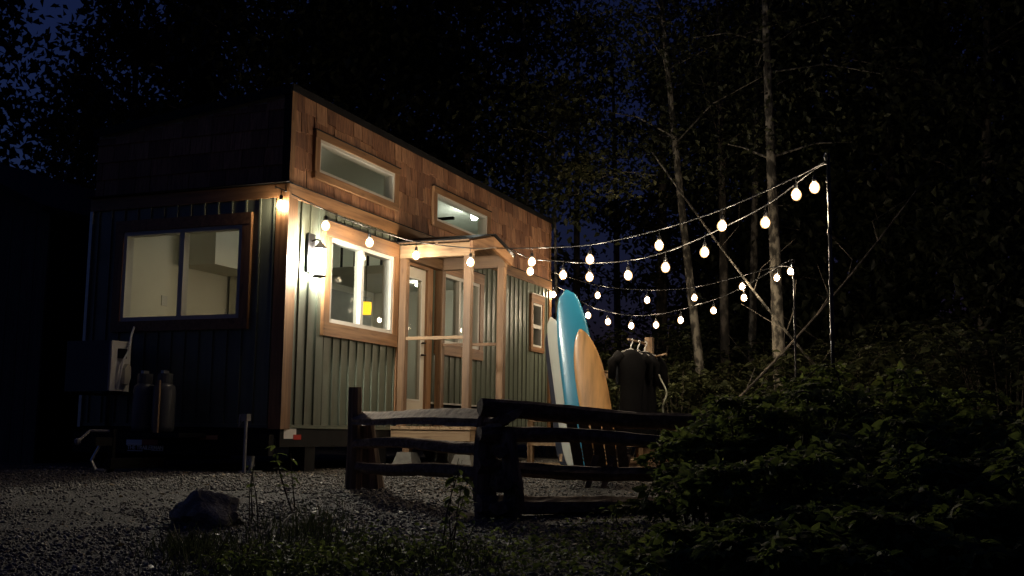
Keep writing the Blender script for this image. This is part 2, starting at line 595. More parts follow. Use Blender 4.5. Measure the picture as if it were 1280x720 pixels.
# roof slab with black metal edge
OV = 0.035
mb = MB().prism([(-OV, roofz(-OV)), (W+OV, roofz(W+OV)), (W+OV, roofz(W+OV)+0.03), (-OV, roofz(-OV)+0.03)], 'x', -0.05, L+0.05)
ro = obj('roof', mb, M['black'], house)
obj('fascia', MB().box(-0.05, L+0.05, -OV-0.012, -OV-0.002, roofz(-OV)-0.035, roofz(-OV)+0.045), M['black'], ro)
mb = MB().prism([(-OV, roofz(-OV)-0.06), (W+OV, roofz(W+OV)-0.06), (W+OV, roofz(W+OV)+0.035), (-OV, roofz(-OV)+0.035)], 'x', -0.062, -0.052)
obj('fascia', mb, M['black'], ro)

# standing ribs and panels of the metal siding
RIB = 0.1785
def panel(axis, a0, a1, z0, z1, rib):
    m_ = MB()
    if axis == 'f':
        m_.box(a0, a1-0.001, -0.020, -0.001, z0, z1)
        if rib: m_.box(a0, a0+0.020, -0.038, -0.0205, z0, z1)
    else:
        m_.box(-0.020, -0.001, a0, a1-0.001, z0, z1)
        if rib: m_.box(-0.038, -0.0205, a0, a0+0.020, z0, z1)
    return obj('siding_panel', m_, M['siding'], house)
x = 0.223-RIB
while x < L-0.11:
    x1 = min(x+RIB, L-0.02)
    rs = [(max(x, 0.02), x1, SB+0.03, Z2+0.01)]
    for k in ('w1', 'door', 'w2', 'sm'):
        rs = subtract(rs, (FR[k][0]-.03, FR[k][1]+.03, FR[k][2]-.03, FR[k][3]+.03))
    rs = subtract(rs, (3.40, 5.62, SB-0.1, 0.82))
    for r in rs:
        panel('f', r[0], r[1], r[2], r[3], abs(r[0]-x) < 1e-6)
    x = x1 if x1 >= L-0.03 else x+RIB
y = 0.303-RIB
while y < W-0.02:
    y1 = min(y+RIB, W-0.005)
    rs = [(y, y1, SB+0.03, Z2+0.01)]
    for hname in EFR:
        hh = EFR[hname]
        rs = subtract(rs, (hh[0]-.03, hh[1]+.03, hh[2]-.03, hh[3]+.03))
    for r in rs:
        panel('e', r[0], r[1], r[2], r[3], abs(r[0]-y) < 1e-6)
    y = y1 if y1 >= W-0.01 else y+RIB
obj('base_trim', MB().box(0.135, 3.39, -0.030, -0.002, SB-0.008, SB+0.028), M['siding'], house)
obj('base_trim', MB().box(5.62, L-0.1, -0.030, -0.002, SB-0.008, SB+0.028), M['siding'], house)
obj('base_trim', MB().box(3.40, 5.62, -0.045, -0.002, 0.80, 0.822), M['vinyl'], house)
obj('base_trim', MB().box(-0.030, -0.002, 0.12, W, SB-0.008, SB+0.028), M['siding'], house)

# cedar band, corner boards
obj('band_board', MB().box(-0.050, 2.35, -0.050, -0.002, Z2, Z1), M['cedar_x'], house)
obj('band_board', MB().box(2.353, 5.1, -0.050, -0.002, Z2, Z1), M['cedar_x'], house)
obj('band_board', MB().box(5.103, L+0.02, -0.050, -0.002, Z2, Z1), M['cedar_x'], house)
obj('band_board', MB().box(-0.050, -0.002, 0.0, W+0.02, Z2, Z1), M['cedar_y'], house)
obj('band_flashing', MB().box(-0.06, L+0.03, -0.062, -0.002, Z1+0.001, Z1+0.010), M['black'], house)
obj('band_flashing', MB().box(-0.105, -0.002, -0.062, W+0.03, Z1+0.0105, Z1+0.018), M['black'], house)
obj('corner_board', MB().box(-0.046, 0.125, -0.046, -0.021, SB-0.02, Z2-0.002), M['cedar_z'], house)
obj('corner_board', MB().box(-0.046, -0.021, -0.0205, 0.105, SB-0.02, Z2-0.002), M['cedar_z'], house)
obj('corner_board', MB().box(L-0.09, L+0.02, -0.046, -0.021, SB-0.02, Z2-0.002), M['cedar_z'], house)
obj('corner_board', MB().box(-0.050, -0.022, W-0.02, W+0.02, SB-0.02, Z2-0.002), M['galv'], house)
obj('corner_board', MB().box(-0.034, 0.05, -0.034, -0.022, Z1+0.020, H-0.012), M['cedar_z'], house)
obj('corner_board', MB().box(L-0.06, L+0.012, -0.034, -0.022, Z1+0.020, H-0.012), M['cedar_z'], house)
obj('corner_board', MB().box(-0.040, -0.001, -0.021, 0.06, Z1+0.020, H-0.04), M['black'], house)

# shingles, course by course
def shingle(axis, a0, a1, z0, z1, d):
    m_ = MB()
    g_ = random.uniform(0.002, 0.0045)
    b0, b1 = 0.021+d, 0.0085+d*0.6
    if axis == 'f':
        m_.quadbox([(a0+g_, -b0, z0), (a1-g_, -b0, z0), (a1-g_, -0.001, z0), (a0+g_, -0.001, z0), (a0+g_, -b1, z1), (a1-g_, -b1, z1), (a1-g_, -0.001, z1), (a0+g_, -0.001, z1)])
        loc = ((a0+a1)/2, -0.01, z0)
    else:
        m_.quadbox([(-b0, a0+g_, z0), (-0.001, a0+g_, z0), (-0.001, a1-g_, z0), (-b0, a1-g_, z0), (-b1, a0+g_, z1), (-0.001, a0+g_, z1), (-0.001, a1-g_, z1), (-b1, a1-g_, z1)])
        loc = (-0.01, (a0+a1)/2, z0)
    obj('shingle', m_, M['shingle'], house, loc=loc)
NC = 5
ZS = Z1+0.020
EX = (H-0.012-ZS)/NC
for c in range(NC):
    za = ZS+c*EX
    x = 0.03
    while x < L-0.03:
        wd = random.choice((0.11, 0.14, 0.17, 0.2, 0.23, 0.26))
        x1 = min(x+wd, L-0.02)
        if L-0.02-x1 < 0.06: x1 = L-0.02
        dz = random.uniform(-0.028, 0.022) if c else 0.0
        rs = [(x, x1, za+dz, za+EX-0.001+(0.03 if c < NC-1 else 0))]
        for k in ('c1', 'c2'):
            rs = subtract(rs, (TR[k][0]+.03, TR[k][1]-.03, TR[k][2]+.03, TR[k][3]-.03))
        for r in rs:
            shingle('f', r[0], r[1], r[2], r[3], random.uniform(0, 0.013)+(NC-1-c)*0.0002)
        x = x1
    y = 0.065
    while y < W-0.01:
        y1 = min(y+random.choice((0.2, 0.24, 0.28)), W-0.005)
        if W-0.005-y1 < 0.06: y1 = W-0.005
        top = min(za+EX+0.025, roofz(y1)-0.075)
        if top-za > 0.03:
            shingle('e', y, y1, za, top, random.uniform(0, 0.005))
        y = y1

# windows: cedar casing, white vinyl frame, sashes, panes
def casing(axis, fr, tr, m1, m2, d0=-0.062, d1=-0.0215):
    def b_(a0, a1, z0, z1, m_, dd=0.0):
        q = MB()
        if axis == 'f': q.box(a0, a1, d0-dd, d1, z0, z1)
        else: q.box(d0-dd, d1, a0, a1, z0, z1)
        return obj('casing', q, m_, wroot)
    b_(tr[0], tr[1], fr[3], tr[3], m1, 0.004)
    b_(tr[0], tr[1], tr[2], fr[2], m1, 0.004)
    b_(tr[0], fr[0], fr[2]+.0005, fr[3]-.0005, m2)
    b_(fr[1], tr[1], fr[2]+.0005, fr[3]-.0005, m2)
def window(axis, fr, tr, split, name='window', cm=('cedar_x', 'cedar_z'), t=0.045, screen_first=False, lab=None, d_out=-0.05):
    global wroot
    ctr = ((fr[0]+fr[1])/2, -0.02, fr[2]) if axis == 'f' else (-0.02, (fr[0]+fr[1])/2, fr[2])
    q = MB()
    def bx(m_, a0, a1, z0, z1, e0, e1):
        if axis == 'f': m_.box(a0, a1, e0, e1, z0, z1)
        else: m_.box(e0, e1, a0, a1, z0, z1)
    for a0, a1, z0, z1 in ((fr[0], fr[1], fr[3]-t, fr[3]), (fr[0], fr[1], fr[2], fr[2]+t), (fr[0], fr[0]+t, fr[2]+t, fr[3]-t), (fr[1]-t, fr[1], fr[2]+t, fr[3]-t)):
        bx(q, a0, a1, z0, z1, d_out, 0.06)
    wroot = obj(name, q, M['vinyl'], house, loc=ctr)
    if lab: wroot['label'] = lab
    casing(axis, fr, tr, M[cm[0]], M[cm[1]])
    panes = []
    if split == 'v':
        mid = (fr[0]+fr[1])/2
        q = MB()
        bx(q, mid-0.030, mid+0.030, fr[2]+t, fr[3]-t, d_out+.008, 0.05)
        obj('mullion', q, M['vinyl'], wroot)
        panes = [(fr[0]+t, mid-.03, fr[2]+t, fr[3]-t), (mid+.03, fr[1]-t, fr[2]+t, fr[3]-t)]
    elif split == 'h':
        mid = (fr[2]+fr[3])/2-0.02
        q = MB()
        bx(q, fr[0]+t, fr[1]-t, mid-.03, mid+.03, d_out+.008, 0.05)
        obj('meeting_rail', q, M['vinyl'], wroot)
        panes = [(fr[0]+t, fr[1]-t, fr[2]+t, mid-.03), (fr[0]+t, fr[1]-t, mid+.03, fr[3]-t)]
    else:
        panes = [(fr[0]+t, fr[1]-t, fr[2]+t, fr[3]-t)]
    for i, p in enumerate(panes):
        q = MB()
        e = -0.012 if i else 0.006
        if axis == 'f':
            q.v = [(p[0], e, p[2]), (p[1], e, p[2]), (p[1], e, p[3]), (p[0], e, p[3])]
        else:
            q.v = [(e, p[1], p[2]), (e, p[0], p[2]), (e, p[0], p[3]), (e, p[1], p[3])]
        q.f = [(0, 1, 2, 3)]
        obj('pane', q, M['screen'] if (screen_first and i == 0) else M['glass'], wroot)
    return wroot
window('f', FR['w1'], TR['w1'], 'v', screen_first=True, lab='wide sliding window beside the lit wall lantern')
window('f', FR['w2'], TR['w2'], 'v', screen_first=True, lab='sliding window behind the porch posts')
window('f', FR['sm'], TR['sm'], 'h', t=0.035, lab='small upright window near the surfboards')
window('f', FR['c1'], TR['c1'], None, t=0.035, lab='long narrow window in the shingles above the wide window')
window('f', FR['c2'], TR['c2'], None, t=0.035, lab='brightly lit narrow window in the shingles above the porch')
window('e', EFR['e'], ETR['e'], 'v', lab='large sliding window in the end wall')
# metal drip caps over the casings
for k in ('w1', 'w2', 'sm', 'c1', 'c2'):
    t_ = TR[k]
    obj('drip_cap', MB().box(t_[0]-.012, t_[1]+.012, -0.080, -0.022, t_[3]+0.001, t_[3]+0.010), M['white'] if k == 'sm' else M['black'], house)  # small window's cap coloured white to stand for the light on it
# door
dr = thing('door', None, None, (2.87, -0.02, 0.6))
dr.parent = house
fr, tr = FR['door'], TR['door']
q = MB()
for a0, a1, z0, z1 in ((2.535, 2.70, .615, 2.505), (3.075, 3.205, .615, 2.505), (2.70, 3.075, .615, .84), (2.70, 3.075, 2.36, 2.505)):
    q.box(a0, a1, -0.025, 0.02, z0, z1)
obj('leaf', q, M['door'], dr)
q = MB()
for a0, a1, z0, z1 in ((2.68, 2.70, .82, 2.38), (3.075, 3.095, .82, 2.38), (2.70, 3.075, .82, .84), (2.70, 3.075, 2.36, 2.38)):
    q.box(a0, a1, -0.034, -0.0255, z0, z1)
obj('glazing_bead', q, M['vinyl'], dr)
q = MB(); q.v = [(2.70, 0, .84), (3.075, 0, .84), (3.075, 0, 2.36), (2.70, 0, 2.36)]; q.f = [(0, 1, 2, 3)]
obj('pane', q, M['screen'], dr)
for a0, a1, z0, z1 in ((2.39, 2.53, .60, 2.66), (3.21, 3.36, .60, 2.66)):
    obj('casing', MB().box(a0, a1, -0.058, -0.0215, z0, z1), M['cedar_z'], dr)
obj('casing', MB().box(2.531, 3.209, -0.058, -0.0215, 2.515, 2.66), M['cedar_x'], dr)
obj('threshold', MB().box(2.50, 3.25, -0.10, 0.05, 0.585, 0.612), M['galv'], dr)
obj('deadbolt', MB().lathe([(0.03, 0), (0.03, 0.012), (0.02, 0.02)], 12, (3.14, -0.05, 1.555)), M['black'], dr)
hd = MB().lathe([(0.032, -0.01), (0.032, 0.01)], 12, (3.14, -0.037, 1.41)).tube([(3.14, -0.03, 1.41), (3.14, -0.075, 1.41), (3.04, -0.08, 1.405)], 0.011, 8)
obj('handle', hd, M['black'], dr)

# inside of the house
loft = MB().box(4.3, L-.1, .101, W-.101, 2.68, 2.80)
obj('loft_floor', loft, M['ceiling'], house)
for i in range(10):
    yy = 0.35+i*0.22
    obj('baluster', MB().box(4.30, 4.33, yy, yy+.025, 2.801, 3.40), M['black'], house)
obj('loft_rail', MB().box(4.29, 4.34, .11, W-.11, 3.401, 3.44), M['black'], house)
obj('kitchen_cabinet', MB().box(2.6, 6.2, 1.85, W-.101, .601, 1.5), M['cab'], house)
obj('kitchen_cabinet', MB().box(3.0, 5.6, 2.1, W-.101, 1.95, 2.5), M['cab'], house)
for px_, py_ in ((205, 376), (284, 392)):
    sw = onY(px_, py_, W-.104)
    obj('switch_plate', MB().box(sw[0]-.05, sw[0]+.05, W-.112, W-.1015, sw[2]-.06, sw[2]+.06), M['vinyl'], house)
obj('soffit', MB().box(1.35, 2.34, 1.9, W-.101, 2.42, 3.2), M['cream'], house)
obj('partition', MB().box(6.3, 6.38, .101, W-.101, .601, 2.679), M['cream'], house)
obj('wardrobe', MB().box(2.35, 2.55, 1.55, 2.40, .601, 2.55), M['cream'], house)
lp = onY(593, 271, .40)
cl = obj('ceiling_or_fill_lamp', MB().lathe([(0.03, -.05), (0.05, -.02), (0.05, 0.02), (.03, .05)], 14, tuple(lp)), M['ceil_lamp'], house)
obj('cord', MB().tube([(lp[0], lp[1], lp[2]+.051), (lp[0], lp[1], 3.83)], .006, 6), M['black'], cl)
obj('ceiling_or_fill_lamp', MB().lathe([(0.08, 0), (0.08, 0.03), (.04, .05)], 16, (5.3, 1.1, 2.62)), M['fill_lamp'], house)  # unseen lamp added under the loft to brighten the view through the windows
obj('ceiling_or_fill_lamp', MB().lathe([(0.09, 0), (0.09, 0.03), (.04, .05)], 16, (1.5, 1.3, 3.66)), M['ceil_lamp_dim'], house)
ps = onD(457, 385, 15.6)
pl = obj('pendant_lamp', MB().lathe([(0.075, -0.09), (0.085, 0.0), (0.08, 0.08)], 14, tuple(ps)), M['yellow_lamp'], house)
obj('cord', MB().tube([tuple(ps+np.array([0, 0, .08])), (ps[0], ps[1], 2.68 if ps[0] > 4.3 else 3.75)], 0.006, 6), M['black'], pl)
ps2 = onY(664.5, 425, 1.2)
obj('table_lamp', MB().lathe([(0.07, -0.09), (0.08, 0.0), (0.06, 0.09)], 14, tuple(ps2)), M['yellow_lamp'], house)

# porch: posts, beams, gable, rails, deck
PX0, PX1, PY = 2.41, 3.54, -1.02
def post(xa, ya, z0=0.50, z1=2.55): return obj('porch_post', MB().box(xa, xa+.09, ya, ya+.09, z0, z1), M['fir_z'], house)
post(PX0, PY); post(PX1-.09, PY)
post(PX0, -0.155, 0.5, 2.545); post(PX1-.09, -0.155, 0.5, 2.545)
obj('porch_beam', MB().box(PX0-.005, PX0+.085, PY-.01, -0.066, 2.551, 2.71), M['pine_y'], house)
obj('porch_beam', MB().box(PX1-.085, PX1+.005, PY-.01, -0.066, 2.551, 2.71), M['fir_y'], house)
obj('porch_beam', MB().box(PX0+.087, PX1-.087, -0.15, -0.066, 2.551, 2.68), M['fir_x'], house)
pm = (PX0+PX1)/2
PKZ = 2.868
ez = 2.715
for sgn in (-1, 1):
    xe = pm + sgn*0.64
    q = MB()
    q.quadbox([(pm, -1.075, PKZ-.145), (xe, -1.075, ez-.13), (xe, -1.036, ez-.13), (pm, -1.036, PKZ-.145), (pm, -1.075, PKZ), (xe, -1.075, ez), (xe, -1.036, ez), (pm, -1.036, PKZ)] if sgn > 0 else
              [(xe, -1.075, ez-.13), (pm-.002, -1.075, PKZ-.145), (pm-.002, -1.036, PKZ-.145), (xe, -1.036, ez-.13), (xe, -1.075, ez), (pm-.002, -1.075, PKZ), (pm-.002, -1.036, PKZ), (xe, -1.036, ez)])
    obj('gable_board', q, M['cedar_x'], house)
    for i in range(4):
        ya, yb = -1.03+i*0.242, -1.03+(i+1)*0.242-.004
        a = [(pm+sgn*.001, ya, PKZ+.002), (xe, ya, ez+.002), (xe, yb, ez+.002), (pm+sgn*.001, yb, PKZ+.002)]
        b = [(p[0], p[1], p[2]+.018) for p in a]
        if sgn < 0: a, b = [a[1], a[0], a[3], a[2]], [b[1], b[0], b[3], b[2]]
        obj('roof_plank', MB().quadbox(a+b), M['fir_x'], house)
    a = [(pm+sgn*.001, -1.10, PKZ+.024), (xe+sgn*.05, -1.10, ez+.012), (xe+sgn*.05, -0.065, ez+.012), (pm+sgn*.001, -0.065, PKZ+.024)]
    b = [(p[0], p[1], p[2]+.012) for p in a]
    if sgn < 0: a, b = [a[1], a[0], a[3], a[2]], [b[1], b[0], b[3], b[2]]
    obj('porch_roofing', MB().quadbox(a+b), M['black'], house)
    obj('porch_rafter', MB().beam((pm, -0.55, PKZ-.05), (xe-sgn*.08, -0.55, ez-.01), .04, .08), M['fir_x'], house)
obj('porch_rail', MB().box(PX0+.02, PX0+.058, PY+.091, -0.157, 1.545, 1.583), M['pine_y'], house)
obj('porch_rail', MB().box(PX1-.058, PX1-.02, PY+.091, -0.157, 1.545, 1.583), M['fir_y'], house)
for i in range(8):
    ya = -1.09+i*0.134
    obj('deck_plank', MB().box(PX0-.08, PX1+.08, ya, ya+.128, 0.462, 0.499), M['pine_x'], house)
for xa in (PX0-.06, PX1+.02):
    obj('deck_joist', MB().box(xa, xa+.04, -1.07, -.03, 0.33, 0.461), M['pine_y'], house)
obj('deck_joist', MB().box(PX0-.018, PX1+.018, -1.07, -1.03, 0.33, 0.4605), M['pine_x'], house)
for xa in (PX0, PX1-.09):
    for ya in (PY, -.25):
        obj('deck_leg', MB().box(xa, xa+.09, ya, ya+.09, 0.19, 0.329), M['fir_z'], house)
        q = MB()
        cx, cyy = xa+.045, ya+.045
        q.quadbox([(cx-.15, cyy-.15, -.01), (cx+.15, cyy-.15, -.01), (cx+.15, cyy+.15, -.01), (cx-.15, cyy+.15, -.01), (cx-.09, cyy-.09, .189), (cx+.09, cyy-.09, .189), (cx+.09, cyy+.09, .189), (cx-.09, cyy+.09, .189)])
        obj('pier_block', q, M['concrete'], house)
# trailer
obj('trailer_beam', MB().box(0.0, 3.40, -0.012, 0.08, 0.26, SB-0.012), M['black'], house)
obj('trailer_beam', MB().box(5.62, L, -0.012, 0.08, 0.26, SB-0.012), M['black'], house)
obj('trailer_beam', MB().box(0.0, L, W-.10, W, 0.26, SB-0.012), M['black'], house)
for xx in (0.0, 1.3, 2.6, 3.36, 5.6, 6.8, L-.08):
    obj('cross_member', MB().box(xx, xx+.07, 0.082, W-.102, 0.28, SB-.014), M['black'], house)
obj('wheel_fender', MB().box(3.42, 5.60, 0.0, 0.32, 0.74, 0.798), M['black'], house)
for xx in (4.05, 4.95):
    wh = thing('wheel', None, None, (xx, .14, .36)); wh.parent = house
    n = 20
    q = MB()
    prof = [(0.21, -.1), (.33, -.1), (.355, -.07), (.355, .07), (.33, .1), (.21, .1)]
    base = 0
    for r, d in prof:
        for k in range(n):
            a = 2*math.pi*k/n
            q.v.append((xx+r*math.cos(a), .14+d, .36+r*math.sin(a)))
    for i in range(len(prof)-1):
        for k in range(n):
            q.f.append((i*n+k, i*n+(k+1) % n, (i+1)*n+(k+1) % n, (i+1)*n+k))
    obj('tyre', q, M['rubber'], wh)
    q = MB()
    for d in (-.06, .06):
        for k in range(n):
            a = 2*math.pi*k/n
            q.v.append((xx+.215*math.cos(a), .14+d, .36+.215*math.sin(a)))
    q.f = [tuple(range(n)), tuple(range(n, 2*n))[::-1]]+[(k, (k+1) % n, n+(k+1) % n, n+k) for k in range(n)]
    obj('rim', q, M['grey'], wh)
obj('bumper', MB().box(-0.14, -0.052, 0.02, W-.02, 0.17, 0.385), M['black'], house)
def plate_end(name, px0, py0, px1, py1, m_, xf=-0.1435):
    a = onX(px0, py0, xf); b = onX(px1, py1, xf)
    return obj(name, MB().box(xf, xf+.003, min(a[1], b[1]), max(a[1], b[1]), min(a[2], b[2]), max(a[2], b[2])), m_, house)
M['sheeting'] = plain('white_reflective_sheeting', (0.9, 0.9, 0.88), 0.35, 0, 0.02)
plate_end('reflective_tape', 158, 549.3, 177, 556.3, M['sheeting'])
plate_end('reflective_tape', 177.6, 549.3, 197, 556.3, M['red'])
plate_end('amber_reflector', 234.5, 544, 252.8, 549.6, M['amber'])
plate_end('amber_reflector', 253.6, 544, 271.5, 549.6, M['amber'])
plate_end('sticker_line', 159, 562.5, 178, 564, M['white'])
plate_end('sticker_line', 189, 562.3, 203.5, 563.8, M['white'])
def text(body, p, width, height, m_, parent):
    cu = bpy.data.curves.new('lettering', 'FONT')
    cu.body = body
    cu.size = 1.0
    cu.extrude = 0.002
    cu.offset = 0.012
    cu.materials.append(m_)
    tmp = bpy.data.objects.new('lettering_curve', cu)
    COL.objects.link(tmp)
    bpy.context.view_layer.update()
    me = bpy.data.meshes.new_from_object(tmp.evaluated_get(bpy.context.evaluated_depsgraph_get()))
    d = tmp.dimensions.copy()
    bpy.data.objects.remove(tmp)
    me.materials.clear()
    me.materials.append(m_)
    o = bpy.data.objects.new('lettering', me)
    COL.objects.link(o)
    o.parent = parent
    R = Matrix(((0, 0, -1), (-1, 0, 0), (0, 1, 0)))   # text x -> -Y, text y -> Z, normal -> -X
    o.matrix_local = Matrix.Translation(Vector(p)-wpos(parent)) @ R.to_4x4() @ Matrix.Diagonal((width/d.x, height/d.y, 1, 1))
    return o
tp = onX(159, 561.4, -0.146); tq = onX(204, 557.2, -0.146)
text('THE TRAILERMAN', tuple(tp), float(tp[1]-tq[1]), float(tq[2]-tp[2]), M['sheeting'], house)
for a, b, m_ in (((355.3, 535), (370, 548.5), M['white']), ((366.5, 543.3), (376, 549.5), M['red'])):
    p0 = onY(*a, -.016); p1 = onY(*b, -.016)
    e = 0.0 if m_ is M['white'] else .003
    obj('marker_plate', MB().box(p0[0], p1[0], -.016-e, -.0125-e, p1[2], p0[2]), m_, house)
for yy in (0.28, 2.2):
    q = MB().box(-.09, -.03, yy-.03, yy+.03, 0.06, .17).box(-.14, .02, yy-.09, yy+.09, -.005, .02).tube([(-.06, yy, .02), (-.06, yy, .07)], .02, 8)
    obj('levelling_jack', q, M['galv'] if yy < 1 else M['black'], house)
for xx in (0.6, 2.2, 6.4):
    obj('levelling_jack', MB().box(xx-.1, xx+.1, .0, .2, -.005, .26), M['black'], house)

# wall lantern
ln = thing('wall_lantern', 'glowing black wall lantern beside the wide front window', 'lantern', (0.43, -0.04, 2.2))
lx, ly, lz = 0.40, -0.16, 2.19
obj('backplate', MB().box(.33, .47, -.060, -.0385, 2.10, 2.52), M['black'], ln)
obj('arm', MB().tube([(lx, -.06, 2.44), (lx, -.12, 2.455), (lx, -.16, 2.44), (lx, -.16, 2.40)], .010, 8), M['black'], ln)
q = MB().lathe([(.012, .22), (.03, .20), (.085, .15), (.085, .142)], 4, (lx, ly, lz+.02))
obj('hood', q, M['black'], ln)
obj('lamp_glass', MB().lathe([(.032, -.10), (.05, -.06), (.055, 0), (.05, .08), (.03, .13)], 12, (lx, ly, lz)), M['lantern'], ln)
obj('outer_glass', MB().lathe([(.078, -.122), (.078, .158)], 4, (lx, ly, lz)), halo_glass('lantern_flare_glass', (1.0, 0.95, 0.82), 18.0, 0.7), ln)  # outer glass given a glow that imitates the lantern's flare
for k in range(4):
    a = math.pi/2*k
    xx, yy = lx+.082*math.cos(a), ly+.082*math.sin(a)
    obj('cage_bar', MB().tube([(xx, yy, lz-.13), (xx, yy, lz+.162)], .004, 5), M['black'], ln)
obj('base', MB().lathe([(.03, -.15), (.086, -.14), (.086, -.125)], 4, (lx, ly, lz)), M['black'], ln)

# ------------------------------------------------------------------ end-wall equipment: air conditioner, gas bottles, junction box
ac = thing('air_conditioner_unit', 'dark outdoor air conditioner unit on bracket below end wall window', 'air conditioner', (-.5, 2.0, .8))
a0 = onX(140, 425, -.62); a1 = onX(139, 489, -.62)
yR, yL = float(a0[1]), float(onX(84, 430, -.62)[1])
zt, zb = float(a0[2]), float(a1[2])
obj('cabinet', MB().box(-.62, -.34, yR, yL, zb, zt), M['navy'], ac)
obj('front_edge', MB().box(-.628, -.6205, yR, yR+.02, zb+.01, zt-.01), M['grey'], ac)
obj('side_panel', MB().box(-.622, -.338, yR-.008, yR-.0005, zb+.005, zt-.002), M['white'], ac)
ys = yR-.009
def onside(px, py):
    return onY(px, py, yR-.02)
c_ = onside(156.5, 462)
obj('valve_cover', MB().prism([(c_[0]-.05, c_[2]-.15), (c_[0]+.02, c_[2]-.16), (c_[0]+.05, c_[2]-.08), (c_[0]+.045, c_[2]+.03), (c_[0], c_[2]+.06), (c_[0]-.045, c_[2]+.01)], 'y', ys-.05, ys), M['cream'], ac)
c_ = onside(152.5, 442)
obj('valve', MB().box(c_[0]-.05, c_[0]+.05, ys-.035, ys, c_[2]-.05, c_[2]+.05), M['black'], ac)
p2 = onX(168, 408, -.045); p3 = onside(161, 428)
obj('line_set', MB().tube([tuple(p) for p in catmull([p2, (p2+p3)/2+np.array([-.03, -.02, -.03]), p3+np.array([0, -.02, 0]), onside(157, 440)+np.array([0, -.03, 0]), onside(150, 452)+np.array([0, -.04, 0]), onside(147, 470)+np.array([0, -.03, 0]), onside(146, 486)], 4)], .012, 8), M['white'], ac)
for yy in (yR+.08, yL-.1):
    obj('bracket', MB().box(-.62, -.040, yy, yy+.03, zb-.031, zb-.001).box(-.075, -.040, yy+.001, yy+.029, zb-.4, zb-.032), M['black'], ac)
def gas_tank(px, label):
    c = onX(px, 540, -.42)
    zc = .39
    t = thing('gas_bottle', label, 'gas bottle', (-.42, float(c[1]), zc), 'gas bottles on the trailer bumper')
    cc = (-.42, float(c[1]), zc)
    obj('cylinder', MB().lathe([(.08, .0), (.11, .02), (.115, .06), (.115, .42), (.105, .47), (.06, .51), (.03, .52)], 18, cc), M['tank'], t, True)
    obj('collar', MB().lathe([(.075, .50), (.078, .60), (.072, .60), (.069, .51)], 16, cc), M['tank'], t)
    obj('valve', MB().lathe([(.018, .52), (.018, .57), (.03, .575), (.03, .60)], 10, cc), M['galv'], t)
    obj('regulator', MB().box(cc[0]-.06, cc[0]+.02, cc[1]-.03, cc[1]+.01, zc+.58, zc+.63), M['galv'], t)
    return t
gas_tank(178, 'grey gas bottle on the bumper rack beneath the air conditioner')
gas_tank(203, 'grey gas bottle on the bumper rack behind the pale wooden stake')
gr = thing('bumper_rack', 'black steel rack carrying two gas bottles behind the bumper', 'rack', (-.4, 1.2, .17))
obj('tray', MB().box(-.58, -.145, .78, 1.55, .345, .3885), M['black'], gr)
for yy in (.86, 1.0):
    obj('tray_arm', MB().box(-.55, -.141, yy, yy+.04, .318, .3445), M['black'], gr)
s0 = onX(195, 475, -.60); s1 = onX(193, 549, -.60)
st = obj('wooden_stake', MB().box(-.575, -.55, float(s0[1])-.025, float(s0[1])+.025, .389, float(s0[2])), M['pine_z'], loc=(-.56, float(s0[1]), .389))
tag(st, 'pale wooden stake standing upright in front of the gas bottles', 'stake')
jb = thing('hose_bib', 'small grey water hookup pipe standing at the house corner', 'water pipe', (-.25, .5, 0))
h0 = onX(308, 520, -.25); h1 = onX(306, 590, -.25)
obj('pipe', MB().tube([(-.25, float(h0[1]), -.02), (-.25, float(h0[1]), float(h0[2])-.05)], .018, 8), M['galv'], jb)
obj('tap', MB().box(-.29, -.22, float(h0[1])-.035, float(h0[1])+.035, float(h0[2])-.05, float(h0[2])+.02), M['grey'], jb)
hp = onX(300, 518, -.25)
obj('tap_handle', MB().tube([(-.255, float(h0[1])+.03, float(h0[2])-.03), (-.26, float(hp[1]), float(hp[2])-.12), tuple(hp)], .009, 6), M['galv'], jb)
# hitch gear and pipe on the ground at the far side of the bumper
hj = thing('hitch_jack', 'dark steel hitch jack with chain beside the gas bottles', 'jack', (-1.0, 2.0, 0))
c = onX(140, 560, -1.0); cy0 = float(c[1])
obj('jack_leg', MB().tube([(-1.0, cy0, .0), (-1.0, cy0, .42)], .035, 10).box(-1.08, -.92, cy0-.08, cy0+.08, -.04, .0), M['black'], hj)
obj('tongue_bar', MB().beam((-1.05, cy0, .09), (-.30, cy0-.02, .09), .08, .1), M['black'], hj)
obj('coupler', MB().beam((-1.25, cy0+.02, .30), (-1.04, cy0, .30), .08, .08), M['black'], hj)
obj('chain', MB().tube([(-1.12, cy0+.05, .26), (-1.16, cy0+.10, .12), (-1.13, cy0+.07, .03), (-1.1, cy0-.02, .02)], .016, 6, True, .4), M['galv'], hj)
cr = onX(97, 552, -1.3)
obj('crank_handle', MB().tube([(-1.0, cy0, .40), (-1.15, cy0+.15, .40), tuple(cr)], .014, 8).lathe([(.015, -.03), (.03, -.01), (.03, .02), (.01, .035)], 10, tuple(cr)), M['grey'], hj)

